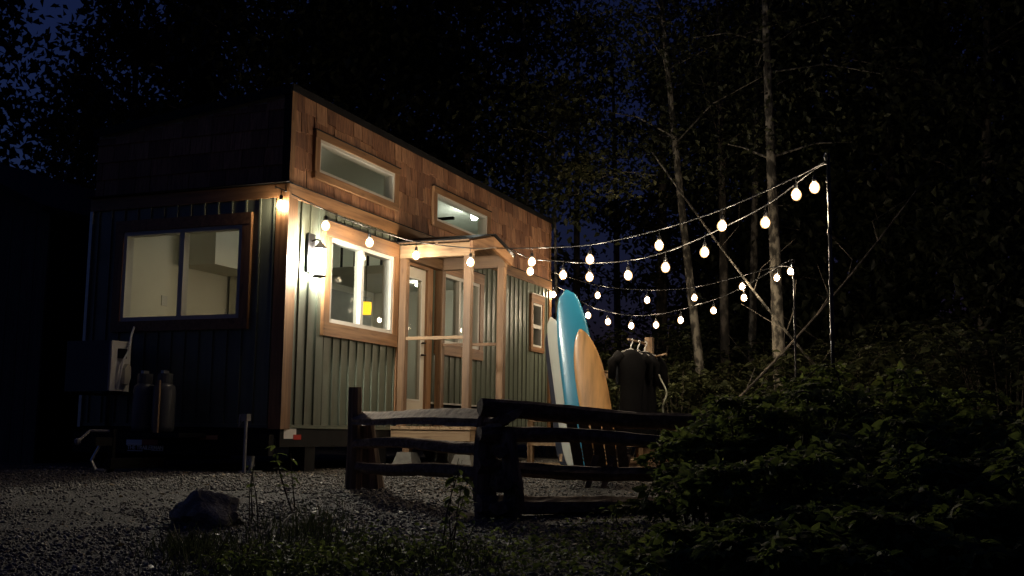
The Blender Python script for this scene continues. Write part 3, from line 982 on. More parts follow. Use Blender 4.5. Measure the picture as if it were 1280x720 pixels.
# dark shed at the left
sp = onD(42, 545, 13.6)
shx, shy = float(sp[0]), float(sp[1])
sh = thing('shed', 'dark timber shed standing in shadow beyond the trailer bumper', 'shed', (shx, shy+2, 0))
mshed = wood('dark_shed_board', (0.035, 0.03, 0.025), (0.06, 0.052, 0.045), (0.085, 0.075, 0.065), 'z', 0.8)
obj('wall', MB().box(shx+.05, shx+4, shy+.05, shy+4, 0, 3.05), M['black'], sh)
for i in range(20):
    obj('wall_board', MB().box(shx+.02, shx+.049, shy+i*.2, shy+i*.2+.192, 0, 3.05), mshed, sh)
obj('roof', MB().prism([(shy-.25, 2.98), (shy+2, 3.95), (shy+4.25, 2.98), (shy+4.25, 3.06), (shy+2, 4.07), (shy-.25, 3.06)], 'x', shx-.35, shx+4.3), M['black'], sh)
obj('gable', MB().prism([(shy, 3.051), (shy+4, 3.051), (shy+2, 3.88)], 'x', shx+.02, shx+.08), mshed, sh)

# ------------------------------------------------------------------ string lights and poles
PA = onD(1035, 200, 10.06)
PB = onD(992, 333, 16.5)
def pole(top, label):
    zb_ = float(gz(top[0], top[1]))
    t = thing('light_pole', label, 'pole', (top[0], top[1], zb_), 'poles holding the string lights')
    x_, y_ = float(top[0]), float(top[1])
    obj('shaft', MB().tube([(x_, y_, zb_-.03), (x_, y_, zb_+1.2), (x_, y_, float(top[2])+.06)], [.019, .018, .016], 10), M['blackgloss'], t, True)
    for k in range(6):
        zz = zb_+.35+k*.48
        obj('sleeve', MB().lathe([(.0205, 0), (.0225, .01), (.0225, .05), (.0205, .06)], 10, (x_, y_, zz)), M['blackgloss'], t)
    obj('hook', MB().tube([(x_, y_, float(top[2])+.05), (x_-.03, y_+.02, float(top[2])+.06), (x_-.05, y_+.03, float(top[2])+.02), (x_-.03, y_+.02, float(top[2])-.01)], .005, 6), M['galv'], t)
    obj('foot_plate', MB().lathe([(.12, 0), (.12, .012), (.03, .03)], 14, (x_, y_, zb_-.005)), M['black'], t)
    return t
pole(PA, 'tall black pole by the leafy bushes holding the two upper light strings')
pole(PB, 'black pole against the mottled alder trunk holding the two lowest light strings')

M['bulb_halo_glass'] = halo_glass('warm_bulb_halo_glass', (1.0, 0.58, 0.25), 4.5, 0.8)  # oversized glass whose warm glow stands for the halo round each bulb
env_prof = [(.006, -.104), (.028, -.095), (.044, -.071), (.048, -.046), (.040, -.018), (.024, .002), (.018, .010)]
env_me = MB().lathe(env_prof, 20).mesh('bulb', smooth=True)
env_me.materials.append(M['bulb_halo_glass'])
bulb_prof = [(.006, -.088), (.022, -.081), (.032, -.062), (.034, -.045), (.029, -.024), (.015, -.010), (.006, -.004)]
bulb_me = MB().lathe(bulb_prof, 12).mesh('filament', smooth=True)
bulb_me.materials.append(M['bulb'])
sock_me = MB().lathe([(.019, .0), (.021, .02), (.018, .05), (.008, .062)], 10).mesh('socket', smooth=True)
sock_me.materials.append(M['cable'])
def string(label, start, bulbs, end, extra_mid=None):
    """bulbs: world points of bulb centres"""
    t = thing('string_light', label, 'string light', tuple(start), 'strings of warm bulbs over the yard')
    att = [np.array(b)+np.array([0, 0, .165]) for b in bulbs]
    pts = [np.array(start)]+att+([np.array(end)] if end is not None else [])
    obj('cable', MB().tube([tuple(p) for p in catmull(pts, 6)], .0075, 6), M['cable'], t, True)
    o0 = wpos(t)
    for b, a in zip(bulbs, att):
        bt = Vector(b)+Vector((0, 0, .045))
        obj('drop_wire', MB().tube([tuple(a), (a[0], a[1], bt.z+.05)], .004, 5), M['cable'], t)
        s = bpy.data.objects.new('socket', sock_me); COL.objects.link(s); s.parent = t; s.location = bt-o0
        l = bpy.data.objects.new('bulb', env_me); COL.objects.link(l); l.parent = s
        fl = bpy.data.objects.new('filament', bulb_me); COL.objects.link(fl); fl.parent = s
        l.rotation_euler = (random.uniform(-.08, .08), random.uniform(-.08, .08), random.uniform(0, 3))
    return t
gs = (2.33, -1.14, 2.74)
hb = [onX(351, 256, -.085), onY(407, 282, -.26), onY(462, 303, -.36), onX(520, 319, 2.22), onY(588, 327.5, -1.16)]
string('string of warm bulbs running along the cedar band to the porch gable', (-.055, .12, 2.94), hb, (2.95, -1.12, 2.72))
ua, ub = (2.95, -1.13), tuple(PA[:2])
uB = [onPlane(x_, y_, ua, ub) for x_, y_ in ((665, 327), (737.5, 324), (824, 306.5), (903, 282), (995, 243))]
string('topmost string of warm bulbs from porch peak to tall pole', (2.95, -1.13, 2.715), uB, PA)
sa = (3.62, -1.12)
sB = [onPlane(x_, y_, sa, ub) for x_, y_ in ((635, 325), (663, 339), (704, 343.5), (737, 346), (785, 344), (832, 334), (881, 315), (957, 278), (1018, 234))]
string('sagging string of warm bulbs from porch eave to tall pole', (3.62, -1.10, 2.70), sB, PA-np.array([0, 0, .03]))
va, vb = (L+.03, -.06), tuple(PB[:2])
vB = [onPlane(x_, y_, va, vb) for x_, y_ in ((687, 352), (747, 369), (809, 375), (868, 372), (928, 358), (971, 347))]
string('string of warm bulbs just above the lowest one, from far house corner to pole', (L+.03, -.06, 2.95), vB, PB)
wa = (L+.03, .02)
wB = [onPlane(x_, y_, wa, vb) for x_, y_ in ((692, 368), (735, 394), (760, 402), (789, 407), (820, 406), (851, 400), (892, 388), (930, 372), (988, 339))]
string('lowest string of warm bulbs hanging above the surfboards and wetsuits', (L+.03, .02, 2.75), wB, PB-np.array([0, 0, .02]))

# ------------------------------------------------------------------ log fence
fence = thing('log_fence', 'rustic dark log fence of stacked split rails with one upright post', 'fence', (-2.7, -3.5, 0))
def log(a, b, r0, r1, m_, name='rail', n=12, seg=22, jit=.15, flat=0.8, roll=0.0):
    a = np.array(a, float); b = np.array(b, float)
    q = MB()
    d = (b-a)/np.linalg.norm(b-a)
    s = np.cross(d, [0, 0, 1]); s /= np.linalg.norm(s)
    u = np.cross(s, d)
    s, u = s*math.cos(roll)+u*math.sin(roll), u*math.cos(roll)-s*math.sin(roll)
    ph = random.random()*9
    off = [random.uniform(-.20, .16) for _ in range(n)]
    for i in range(seg+1):
        t = i/seg
        p = a+(b-a)*t + s*.018*math.sin(5*t+ph) + u*.014*math.sin(7*t+ph*2)
        r = r0+(r1-r0)*t
        if i in (0, seg): r *= .93
        for k in range(n):
            an = 2*math.pi*k/n
            rr = r*(1+off[k]+random.uniform(-jit, jit)*.6)
            q.v.append(tuple(p+s*math.cos(an)*rr+u*math.sin(an)*rr*flat))
    for i in range(seg):
        for k in range(n):
            q.f.append((i*n+k, i*n+(k+1) % n, (i+1)*n+(k+1) % n, (i+1)*n+k))
    q.f.append(tuple(range(n))[::-1]); q.f.append(tuple(seg*n+k for k in range(n)))
    return obj(name, q, m_, fence)
A = onG(441, 611); B = onG(622, 646)
Cc = onG(800, 641)
dirR = (Cc-B); dirR[2] = 0
E2 = B+dirR*1.95
lm = M['log_x']
def zat(px, py, P):   # height of the pixel seen at the distance of ground point P
    s = float((P[:2]-CAM[:2]) @ FH)
    return float(onD(px, py, s)[2])
# upright post and leaning stub
obj('post', MB().tube([(A[0], A[1], A[2]-.1), (A[0]+.005, A[1], A[2]+.4), (A[0]+.01, A[1]+.01, zat(436, 484, A))], [.068, .062, .056], 9, True, .08), M['log_z'], fence)
obj('prop', MB().tube([(A[0]+.16, A[1]-.10, A[2]-.05), (A[0]+.12, A[1]-.09, A[2]+.3), (A[0]+.07, A[1]-.08, zat(447, 530, A))], [.11, .075, .06], 9, True, .08), M['log_z'], fence)
def rails(P, Q, lpx, rows, ext0, ext1, rad):
    d = (Q-P)/np.linalg.norm((Q-P)[:2]); d[2] = 0
    for (x0, y0, x1, y1), r in zip(rows, rad):
        za, zb2 = zat(x0, y0, P), zat(x1, y1, Q)
        a = np.array([P[0], P[1], za])-d*ext0; b = np.array([Q[0], Q[1], zb2])+d*ext1
        if y0 == 522: log(a, b, .085, .10, M['pale_log_x'], 'rail', 14, 26, .12, .36, -0.5)
        else: log(a, b, r[0], r[1], lm)
rails(A, B, None, [(441, 522, 622, 521), (441, 554, 622, 560), (441, 582, 622, 594)], .02, .12, [(.052, .062), (.052, .060), (.050, .062)])
rails(B, E2, None, [(622, 511, 900, 531), (622, 541, 900, 560), (622, 583, 900, 598), (622, 628, 900, 640)], .14, .1, [(.078, .068), (.070, .06), (.070, .062), (.085, .07)])
# cross ties stacked in the corner
nrm = np.array([dirR[1], -dirR[0], 0]); nrm /= np.linalg.norm(nrm)
for yy, r in ((526, .05), (562, .06), (605, .065), (636, .07)):
    z_ = zat(622, yy, B)
    c = np.array([B[0], B[1], z_])
    log(c-nrm*.20+dirR*0.06, c+nrm*.20-dirR*.04, r, r*.9, lm, 'tie', 9, 4)
log(np.array([B[0]+.02, B[1]+.08, B[2]-.1]), np.array([B[0]+.03, B[1]+.09, zat(630, 520, B)]), .09, .075, M['log_z'], 'post', 9, 6)
log(np.array([B[0]-.01, B[1]-.10, B[2]-.1]), np.array([B[0]-.02, B[1]-.09, zat(600, 540, B)]), .08, .06, M['log_z'], 'post', 9, 6)

# ------------------------------------------------------------------ surfboards, rack, wetsuits, bench
def surfboard(label, top_px, bot, width, thick, m_, fin, s_top, nose=.5):
    top = onD(top_px[0], top_px[1], s_top)
    bot = np.array(bot, float)
    t = thing('surfboard', label, 'surfboard', tuple(bot), 'surfboards leaning on the rack')
    ax = top-bot
    Lb = np.linalg.norm(ax); ax /= Lb
    view = np.array([FH[0], FH[1], 0])
    side = np.cross(ax, view); side /= np.linalg.norm(side)
    ang = fin[1]
    nor = np.cross(side, ax); nor /= np.linalg.norm(nor)
    side2 = side*math.cos(ang)+nor*math.sin(ang)
    nor2 = -side*math.sin(ang)+nor*math.cos(ang)
    q = MB()
    n = 16; seg = 28
    for i in range(seg+1):
        u = i/seg
        # tail 0 .. nose 1
        wv = width/2*min(1, max(.0, (1-(abs(2*u-1))**(2.6 if u > .5 else 4.0))))**(nose if u > .5 else .42)
        wv = max(wv, .012)
        tv = thick/2*max(.12, (1-abs(2*u-1)**3))
        rock = .05*(2*u-1)**2*(1.3 if u > .5 else .5)
        p = bot+ax*(Lb*u)-nor2*rock
        for k in range(n):
            an = 2*math.pi*k/n
            cx_, sx_ = math.cos(an), math.sin(an)
            q.v.append(tuple(p+side2*(wv*math.copysign(abs(cx_)**.8, cx_))+nor2*(tv*math.copysign(abs(sx_)**1.1, sx_))))
    for i in range(seg):
        for k in range(n):
            q.f.append((i*n+k, i*n+(k+1) % n, (i+1)*n+(k+1) % n, (i+1)*n+k))
    q.f.append(tuple(range(n))[::-1]); q.f.append(tuple(seg*n+k for k in range(n)))
    obj('deck', q, m_, t, True)
    if fin[0]:
        for sd in fin[0]:
            c = bot+ax*.30+side2*sd*width*.3-nor2*thick*.45
            q = MB()
            pts = [c-ax*.06, c+ax*.07, c-nor2*.11-ax*.06, c-nor2*.12-ax*.085]
            for dd in (-.004, .004):
                for p in pts: q.v.append(tuple(p+side2*dd))
            q.f = [(0, 1, 2, 3), (7, 6, 5, 4), (0, 4, 5, 1), (1, 5, 6, 2), (2, 6, 7, 3), (3, 7, 4, 0)]
            obj('fin', q, M['blackgloss'], t)
    return t
def gpt(px, s, up_=0.0):
    b = base_at(px, s); b[2] += up_
    return b
surfboard('white surfboard leaning between the house corner and the blue board', (693, 397), gpt(718, 13.3, .03), .30, .06, M['board_white'], ((), .75), 13.55, .40)
surfboard('tallest surfboard, glossy turquoise blue with rounded nose', (710, 364), gpt(738, 12.85, .03), .42, .07, M['board_blue'], ((0,), .35), 13.25, .42)
surfboard('honey coloured wooden surfboard in front of the blue board', (728, 413), gpt(758, 12.3, .03), .37, .055, M['board_wood'], ((-1, 1), .45), 12.65, .62)
surfboard('slim black surfboard behind the white one by the house corner', (690, 415), gpt(708, 13.65, .03), .28, .05, M['board_dark'], ((), .8), 13.9, .4)
rack = thing('gear_rack', 'wooden post rack with pegs holding surfboards and black wetsuits', 'rack', tuple(gpt(812, 13.2)))
pt = onD(812, 422, 13.2)
pb_ = gpt(812, 13.2, -.05)
def post_between(name, b, z1, wd, m_, par):
    return obj(name, MB().box(b[0]-wd/2, b[0]+wd/2, b[1]-wd/2, b[1]+wd/2, b[2], z1), m_, par)
post_between('post', pb_, float(pt[2]), .09, M['pine_z'], rack)
pl_ = onD(700, 470, 13.6); post_between('post', gpt(716, 13.75, -.05), 1.25, .09, M['pine_z'], rack)
c0 = onD(700, 466, 13.7); c1 = onD(806, 470, 13.28)
obj('crossbar', MB().beam(tuple(c0), tuple(c1), .045, .09), M['pine_x'], rack)
c0 = onD(700, 572, 13.7); c1 = onD(806, 577, 13.28)
obj('crossbar', MB().beam(tuple(c0), tuple(c1), .045, .09), M['pine_x'], rack)
d0 = onD(785, 424, 12.75); d1 = onD(808, 430, 13.17)
obj('peg', MB().tube([tuple(d0), tuple(d1)], .014, 8), M['pine_x'], rack)
obj('peg', MB().tube([tuple(onD(833, 442.5, 12.95)), tuple(onD(815, 447, 13.2))], .014, 8), M['pine_x'], rack)
obj('peg', MB().tube([tuple(onD(741, 460, 12.75)), tuple(onD(776, 471, 13.3))], .012, 8), M['pine_x'], rack)
def wetsuit(px, s, ytop, yarm, ybot, half, label, k):
    top = onD(px, ytop, s)
    t = thing('wetsuit', label, 'wetsuit', tuple(top), 'wetsuits hanging on the peg')
    r_ = np.array([rt0[0], rt0[1], 0]); fdir = np.array([FH[0], FH[1], 0])
    rr = r_*math.cos(.5)+fdir*math.sin(.5); ff = np.cross(rr, [0, 0, 1])
    zt_ = float(top[2]); zb_ = max(float(onD(px, ybot, s)[2]), .12)
    def P(a, z, d=0): return top*np.array([1, 1, 0])+rr*a+ff*d+np.array([0, 0, z])
    # body: flat lofted torso and two legs joined
    q = MB(); n = 14; seg = 16
    for i in range(seg+1):
        u = i/seg
        z = zt_-.06-u*(zt_-.06-zb_)
        wv = half*(.35+.65*min(1, u*9))*(1-.22*max(0, math.sin((u-.15)*3.2)))
        if u > .55: wv *= 1-.15*(u-.55)
        tv = .055+.012*math.sin(9*u+k)
        cx_ = .015*math.sin(4*u+k)
        for j in range(n):
            an = 2*math.pi*j/n
            fold = 1+.12*math.sin(3*an+5*u+k)
            q.v.append(tuple(P(cx_+wv*math.cos(an)*(1+.03*math.sin(12*u)), z, tv*math.sin(an)*fold)))
    for i in range(seg):
        for j in range(n):
            q.f.append((i*n+j, i*n+(j+1) % n, (i+1)*n+(j+1) % n, (i+1)*n+j))
    q.f.append(tuple(range(n))[::-1]); q.f.append(tuple(seg*n+j for j in range(n)))
    obj('body', q, M['neoprene'], t, True)
    za = float(onD(px, yarm, s)[2])
    for sg in (-1, 1):
        obj('sleeve', MB().tube([tuple(P(sg*half*.72, zt_-.11)), tuple(P(sg*half*1.12, zt_-.20)), tuple(P(sg*half*1.25, (zt_+za)/2)), tuple(P(sg*half*1.30, za))], [.06, .062, .052, .042], 9, True, .06), M['neoprene'], t, True)
    hook = [P(0, zt_+.055), P(.02, zt_+.07), P(.03, zt_+.05), P(.02, zt_+.02), P(0, zt_-.01), P(0, zt_-.05)]
    obj('hanger', MB().tube([tuple(h) for h in hook], .007, 6).tube([tuple(P(-half*.8, zt_-.1)), tuple(P(0, zt_-.045)), tuple(P(half*.8, zt_-.1))], .008, 6), M['white'], t)
wetsuit(788.5, 12.8, 431, 474, 545, .20, 'black wetsuit on the outermost hanger of the wooden peg', 0.3)
wetsuit(797.5, 12.95, 433, 482, 548, .20, 'black wetsuit on the middle hanger of the wooden peg', 1.9)
wetsuit(806, 13.08, 434, 486, 548, .21, 'black wetsuit on the hanger closest to the rack post', 3.1)
hs = obj('hose', MB().tube([tuple(p) for p in catmull([onD(824, 468, 12.9), onD(826, 474, 12.9), onD(832, 486, 12.85), onD(833, 494, 12.85), onD(829.5, 504, 12.85), onD(829, 516, 12.9), onD(836, 570, 12.95), gpt(842, 13.0, .012), gpt(858, 13.05, .012)], 6)], .0095, 8), M['hose'], None, True, loc=tuple(gpt(842, 13.0)))
tag(hs, 'pale curling hose hanging beside the wetsuits', 'hose')
# low wooden bench with shelf behind the boards
bn = thing('wooden_bench', 'low pale wooden bench with shelf slats behind the surfboards', 'bench', tuple(gpt(750, 14.3)))
bl = gpt(660, 14.2); br = gpt(852, 14.2)
du = (br-bl)/np.linalg.norm(br-bl); dn = np.array([-du[1], du[0], 0])
if dn @ np.array([FH[0], FH[1], 0]) < 0: dn = -dn
LB = float(np.linalg.norm(br-bl))
for zz, hh in ((.60, .04), (.30, .035), (.05, .035)):
    for k in range(3):
        o_ = bl+dn*(.02+.15*k)
        obj('slat', MB().beam(tuple(o_+np.array([0, 0, zz])), tuple(o_+du*LB+np.array([0, 0, zz])), .135, hh), M['pine_x'], bn)
for u in (.02, .26, .5, .74, .98):
    for k in (0, .33):
        o_ = bl+du*(LB*u)+dn*(k+.0)
        obj('leg', MB().box(o_[0]-.04, o_[0]+.04, o_[1]-.03, o_[1]+.03, -.005, .579), M['pine_z'], bn)
ch = thing('slatted_chair', 'dark slatted wooden garden chair with leaning back behind the fence rails', 'chair', tuple(gpt(748, 9.9)))
mch = wood('dark_chair_wood', (0.05, 0.032, 0.022), (0.10, 0.068, 0.047), (0.15, 0.11, 0.08), 'z', 0.8, .5, .4)
for k in range(5):
    t0 = onD(712+15*k, 512+2*abs(k-2), 9.75); t1 = onD(724+14*k, 586, 10.1)
    obj('back_slat', MB().beam(tuple(t1), tuple(t0), .088, .02, (-FH[0], -FH[1], .3)), mch, ch)
for k in range(4):
    a_ = onD(722, 590, 10.12+.12*k); b_ = onD(786, 590, 10.12+.12*k)
    a_[2] = b_[2] = .20+.03*k
    obj('seat_slat', MB().beam(tuple(a_), tuple(b_), .10, .02), mch, ch)
for px_, s_ in ((737, 9.95), (757, 9.95), (733, 10.55), (778, 10.55)):
    tp_ = onD(px_+8, 590, s_); bt_ = gpt(px_-3, s_-.12, -.01)
    obj('leg', MB().beam(tuple(bt_), (tp_[0], tp_[1], .24), .05, .035, (FH[0], FH[1], 0)), mch, ch)
obj('back_rail', MB().beam(tuple(onD(716, 540, 9.87)), tuple(onD(784, 541, 9.87)), .02, .06), mch, ch)
# low plank step in front of the bench
pk = obj('plank_step', MB().beam(tuple(gpt(776, 12.7, .14)), tuple(gpt(846, 12.6, .14)), .28, .04).beam(tuple(gpt(785, 12.68, .055)), tuple(gpt(795, 12.68, .055)), .24, .13).beam(tuple(gpt(830, 12.63, .055)), tuple(gpt(840, 12.63, .055)), .24, .13), M['pine_x'], loc=tuple(gpt(810, 12.7)))
tag(pk, 'low pale plank step on the gravel behind the fence rails', 'step')

# ------------------------------------------------------------------ boulder
rc = onG(256, 655)
q = MB()
import bmesh
bm = bmesh.new()
bmesh.ops.create_icosphere(bm, subdivisions=4, radius=1)
from mathutils import noise as mn
for v in bm.verts:
    c = v.co.copy()
    n1 = mn.noise(c*1.1+Vector((3.1, 7, 2)))*.45+mn.noise(c*2.6+Vector((1, 2, 9)))*.26+mn.noise(c*6)*.07+mn.noise(c*14)*.03
    v.co = c*(1+n1)
    v.co.x *= .17; v.co.y *= .215; v.co.z *= .145
    for nn, dd in ((Vector((-.3, -.6, .75)), .135), (Vector((-.8, .2, .55)), .15), (Vector((.2, .8, .55)), .17)):
        nn = nn.normalized()
        e = v.co.dot(nn)-dd
        if e > 0: v.co -= nn*e*.85
    if v.co.z < -.09: v.co.z = -.09
me = bpy.data.meshes.new('boulder'); bm.to_mesh(me); bm.free()
me.materials.append(M['rock'])
bo = obj('boulder', me, None, loc=(rc[0], rc[1], rc[2]+.06))
tag(bo, 'dark angular boulder on the gravel near the grass', 'boulder')

# ------------------------------------------------------------------ gravel stones (uncountable)
def gravel():
    n = 125000
    s = 2.6+RNG.random(n)**1.25*15.5
    hw = s*0.50+.3
    lat = (RNG.random(n)*2-1)*hw
    x_ = CAM[0]+FH[0]*s+rt0[0]*lat
    y_ = CAM[1]+FH[1]*s+rt0[1]*lat
    pat = np.sin(x_*1.3+.7*y_)+np.sin(y_*1.9-.6*x_+1.3)+.7*np.sin(3.1*x_+2.3*y_)
    keep = ~((x_ > 0.1) & (x_ < 7.8) & (y_ > .3)) & ~((pat > .75) & (RNG.random(n) < .72))
    x_, y_, s = x_[keep], y_[keep], s[keep]
    n = len(x_)
    z_ = gz(x_, y_)+.004
    r = (.0048+.0105*RNG.random(n)**2.2)*(1+.035*s)
    big = RNG.random(n) < .02
    r[big] *= 1.7
    oct_ = np.array([(1, 0, 0), (0, 1, 0), (-1, 0, 0), (0, -1, 0), (0, 0, 1), (0, 0, -1)], float)
    tri = np.array([(0, 1, 4), (1, 2, 4), (2, 3, 4), (3, 0, 4), (1, 0, 5), (2, 1, 5), (3, 2, 5), (0, 3, 5)])
    v = oct_[None]*(.6+.7*RNG.random((n, 6, 1)))*r[:, None, None]
    v = v*np.stack([np.ones(n), .6+.5*RNG.random(n), .45+.4*RNG.random(n)], -1)[:, None, :]
    a = RNG.random(n)*6.28
    tl = (RNG.random(n)-.5)*1.2
    ca, sa_ = np.cos(a), np.sin(a)
    ct, st_ = np.cos(tl), np.sin(tl)
    X0 = v[..., 0]*ct[:, None]+v[..., 2]*st_[:, None]
    Z0 = -v[..., 0]*st_[:, None]+v[..., 2]*ct[:, None]
    vx = X0*ca[:, None]-v[..., 1]*sa_[:, None]
    vy = X0*sa_[:, None]+v[..., 1]*ca[:, None]
    P = np.stack([vx+x_[:, None], vy+y_[:, None], Z0+z_[:, None]], -1).reshape(-1, 3)
    Fc = (tri[None]+np.arange(n)[:, None, None]*6).reshape(-1, 3)
    o = obj('gravel', fast_mesh('gravel', P, Fc, M['gravel']), None)
    tag(o, 'loose grey gravel stones covering the yard', 'gravel', kind='stuff')
gravel()

# ------------------------------------------------------------------ leaves and plants
def leaf_array(cent, nrm_, dirs, length, width, fold=.25):
    """folded 4-vertex leaves, two triangles each sharing the midrib"""
    n = len(cent)
    d = dirs/np.linalg.norm(dirs, axis=1, keepdims=True)
    s = np.cross(d, nrm_)
    s /= np.linalg.norm(s, axis=1, keepdims=True)+1e-9
    u = np.cross(s, d)
    l = length[:, None]; w_ = width[:, None]
    b = cent
    tip = cent+d*l-u*l*.12
    m = cent+d*l*.45
    L_ = m+s*w_*.5+u*w_*fold
    R_ = m-s*w_*.5+u*w_*fold
    V_ = np.stack([b, R_, tip, L_], 1).reshape(-1, 3)
    i = np.arange(n)*4
    F_ = np.stack([np.stack([i, i+1, i+2], 1), np.stack([i, i+2, i+3], 1)], 1).reshape(-1, 3)
    return V_, F_
def toothed_leaf_array(cent, nrm_, dirs, length, width, fold=.2):
    n = len(cent)
    d = dirs/np.linalg.norm(dirs, axis=1, keepdims=True)
    s = np.cross(d, nrm_); s /= np.linalg.norm(s, axis=1, keepdims=True)+1e-9
    u = np.cross(s, d)
    l = length[:, None]; w_ = width[:, None]
    prof = [(0, 0), (.18, .34), (.42, .5), (.68, .36), (1, 0)]
    mid = [cent+d*l*t-u*l*.22*t*t for t, _ in prof]
    Ls = [mid[k]+s*w_*prof[k][1]+u*w_*prof[k][1]*fold for k in (1, 2, 3)]
    Rs = [mid[k]-s*w_*prof[k][1]+u*w_*prof[k][1]*fold for k in (1, 2, 3)]
    V_ = np.stack([mid[0], mid[2], mid[4]]+Ls+Rs, 1).reshape(-1, 3)
    i = np.arange(n)*9
    tris = [(0, 3, 1), (3, 4, 1), (4, 5, 1), (5, 2, 1), (0, 1, 6), (6, 1, 7), (7, 1, 8), (8, 1, 2)]
    F_ = np.stack([np.stack([i+a, i+b, i+c], 1) for a, b, c in tris], 1).reshape(-1, 3)
    return V_, F_
def unit(n): 
    v = RNG.normal(size=(n, 3)); return v/np.linalg.norm(v, axis=1, keepdims=True)

def tree(name, label, base, h, r, z0, crown_r, nclump, per, leaf, mtrunk, mleaf, lean=(0, 0), group='trees of the dark wood behind the yard', spread=.55, trunk_top=.93, crown_shape=1.0):
    base = np.array(base, float)
    t = thing(name, label, 'tree', tuple(base), group)
    q = MB()
    pts = []; rad = []
    ph = random.random()*6
    for i in range(9):
        u = i/8
        pts.append(tuple(base+np.array([lean[0]*u+.10*math.sin(3*u+ph)*u*1.5, lean[1]*u+.10*math.cos(2.3*u+ph)*u*1.5, -.15+u*h*trunk_top])))
        rad.append(r*(1.15 if i == 0 else 1)*(1-.78*u))
    q.tube(pts, rad, 9, True, .06)
    tips = []
    for k in range(nclump):
        u = random.uniform(z0, .98)
        i = min(7, int(u*8)); fr_ = u*8-i
        p0 = np.array(pts[i])*(1-fr_)+np.array(pts[i+1])*fr_
        prof = math.sin(math.pi*min(1, max(.08, (u-z0)/(1-z0)))**.7)**.6 if crown_shape == 1.0 else (1.05-(u-z0)/(1-z0))
        R = crown_r*max(.2, prof)*random.uniform(.45, 1.0)
        a = random.random()*2*math.pi
        rise = random.uniform(.05, .5) if crown_shape == 1.0 else random.uniform(-.35, .05)
        tip = p0+np.array([math.cos(a)*R, math.sin(a)*R, R*rise])
        mid = (p0+tip)/2+np.array([random.uniform(-.1, .1), random.uniform(-.1, .1), R*.08])
        tips.append((p0, mid, tip))
        if k % 2 == 0:
            q.tube([tuple(p0), tuple(mid), tuple(tip)], [r*.28*(1-u*.6), r*.17*(1-u*.6), .008], 5, False)
    obj('trunk', q, mtrunk, t, True)
    C_ = []
    for p0, mid, tip in tips:
        m = per
        uu = RNG.random(m)**.6
        base_ = np.where(uu[:, None] < .5, p0+(mid-p0)*(uu[:, None]*2), mid+(tip-mid)*(uu[:, None]*2-1))
        C_.append(base_+RNG.normal(size=(m, 3))*np.array([spread, spread, spread*.6])*(.45+.75*uu[:, None]))
    C_ = np.concatenate(C_)
    n = len(C_)
    nr = unit(n)*.8+np.array([0, 0, .9])
    dr_ = unit(n); dr_[:, 2] -= .25
    ln_ = leaf*(.6+.7*RNG.random(n))
    V_, F_ = leaf_array(C_, nr, dr_, ln_, ln_*.6)
    cr_ = obj('crown', fast_mesh('crown', V_-base, F_, mleaf), None, t)
    return t

# lit alder trunks right behind the light strings
tree('alder_tree', 'thickest mottled pale alder trunk directly behind a light pole', base_at(979, 18.5), 13, .118, .42, 2.6, 34, 110, .12, M['alder'], M['leaf_far'], (-.25, .1), 'alder trees behind the light strings')
tree('alder_tree', 'mottled alder leaning a little, standing behind the lowest bulbs', base_at(889, 21), 13, .10, .42, 2.6, 30, 100, .12, M['alder'], M['leaf_far'], (-1.2, .9), 'alder trees behind the light strings')
tree('alder_tree', 'dim alder trunk between the two mottled alders', base_at(908, 23), 14, .12, .4, 2.5, 30, 110, .13, M['bark'], M['leaf_far'], (.2, 0), 'alder trees behind the light strings')
tree('alder_tree', 'slim alder directly beside the thick mottled trunk', base_at(938, 24), 14, .11, .4, 2.5, 30, 110, .13, M['alder'], M['leaf_far'], (.3, -.2), 'alder trees behind the light strings')
tree('slender_tree', 'slender bare-stemmed tree rising behind the shingled roof end', base_at(669, 26), 14, .085, .5, 2.2, 34, 130, .17, M['alder'], M['leaf_far'], (-.5, .4), 'slender trees behind the house')
tree('slender_tree', 'thin sapling trunk beside the house corner with lit leafy branch', base_at(705, 22), 8, .05, .62, 1.6, 14, 110, .15, M['alder'], M['leaf_mid'], (-.35, .2), 'slender trees behind the house')
sap = [o for o in COL.objects if o.name == 'slender_tree.001'][0]
b0, b1, b2, b3 = onD(701, 217, 22), onD(735, 226, 21.6), onD(775, 215, 21.3), onD(822, 219, 21)
obj('branch', MB().tube([tuple(p) for p in catmull([b0, b1, b2, b3], 6)], list(np.linspace(.022, .006, 19)), 6), M['alder'], sap, True)
cc = []
for px, py, sx, sy, m_ in ((735, 216, 20, 7, 150), (708, 213, 10, 9, 60), (745, 195, 14, 4, 40), (800, 228, 14, 8, 60), (770, 236, 16, 6, 40)):
    for _ in range(m_):
        cc.append(onD(px+random.gauss(0, sx), py+random.gauss(0, sy), 21.5+random.gauss(0, .35)))
cc = np.array(cc)
dd = unit(len(cc)); dd[:, 2] = dd[:, 2]*.3-.15
ll = .09+.07*RNG.random(len(cc))
V_, F_ = leaf_array(cc, unit(len(cc))*.4+np.array([0, 0, 1.0]), dd, ll, ll*.5)
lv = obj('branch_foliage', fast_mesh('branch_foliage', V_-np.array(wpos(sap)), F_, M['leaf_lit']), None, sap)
lv['kind'] = 'stuff'
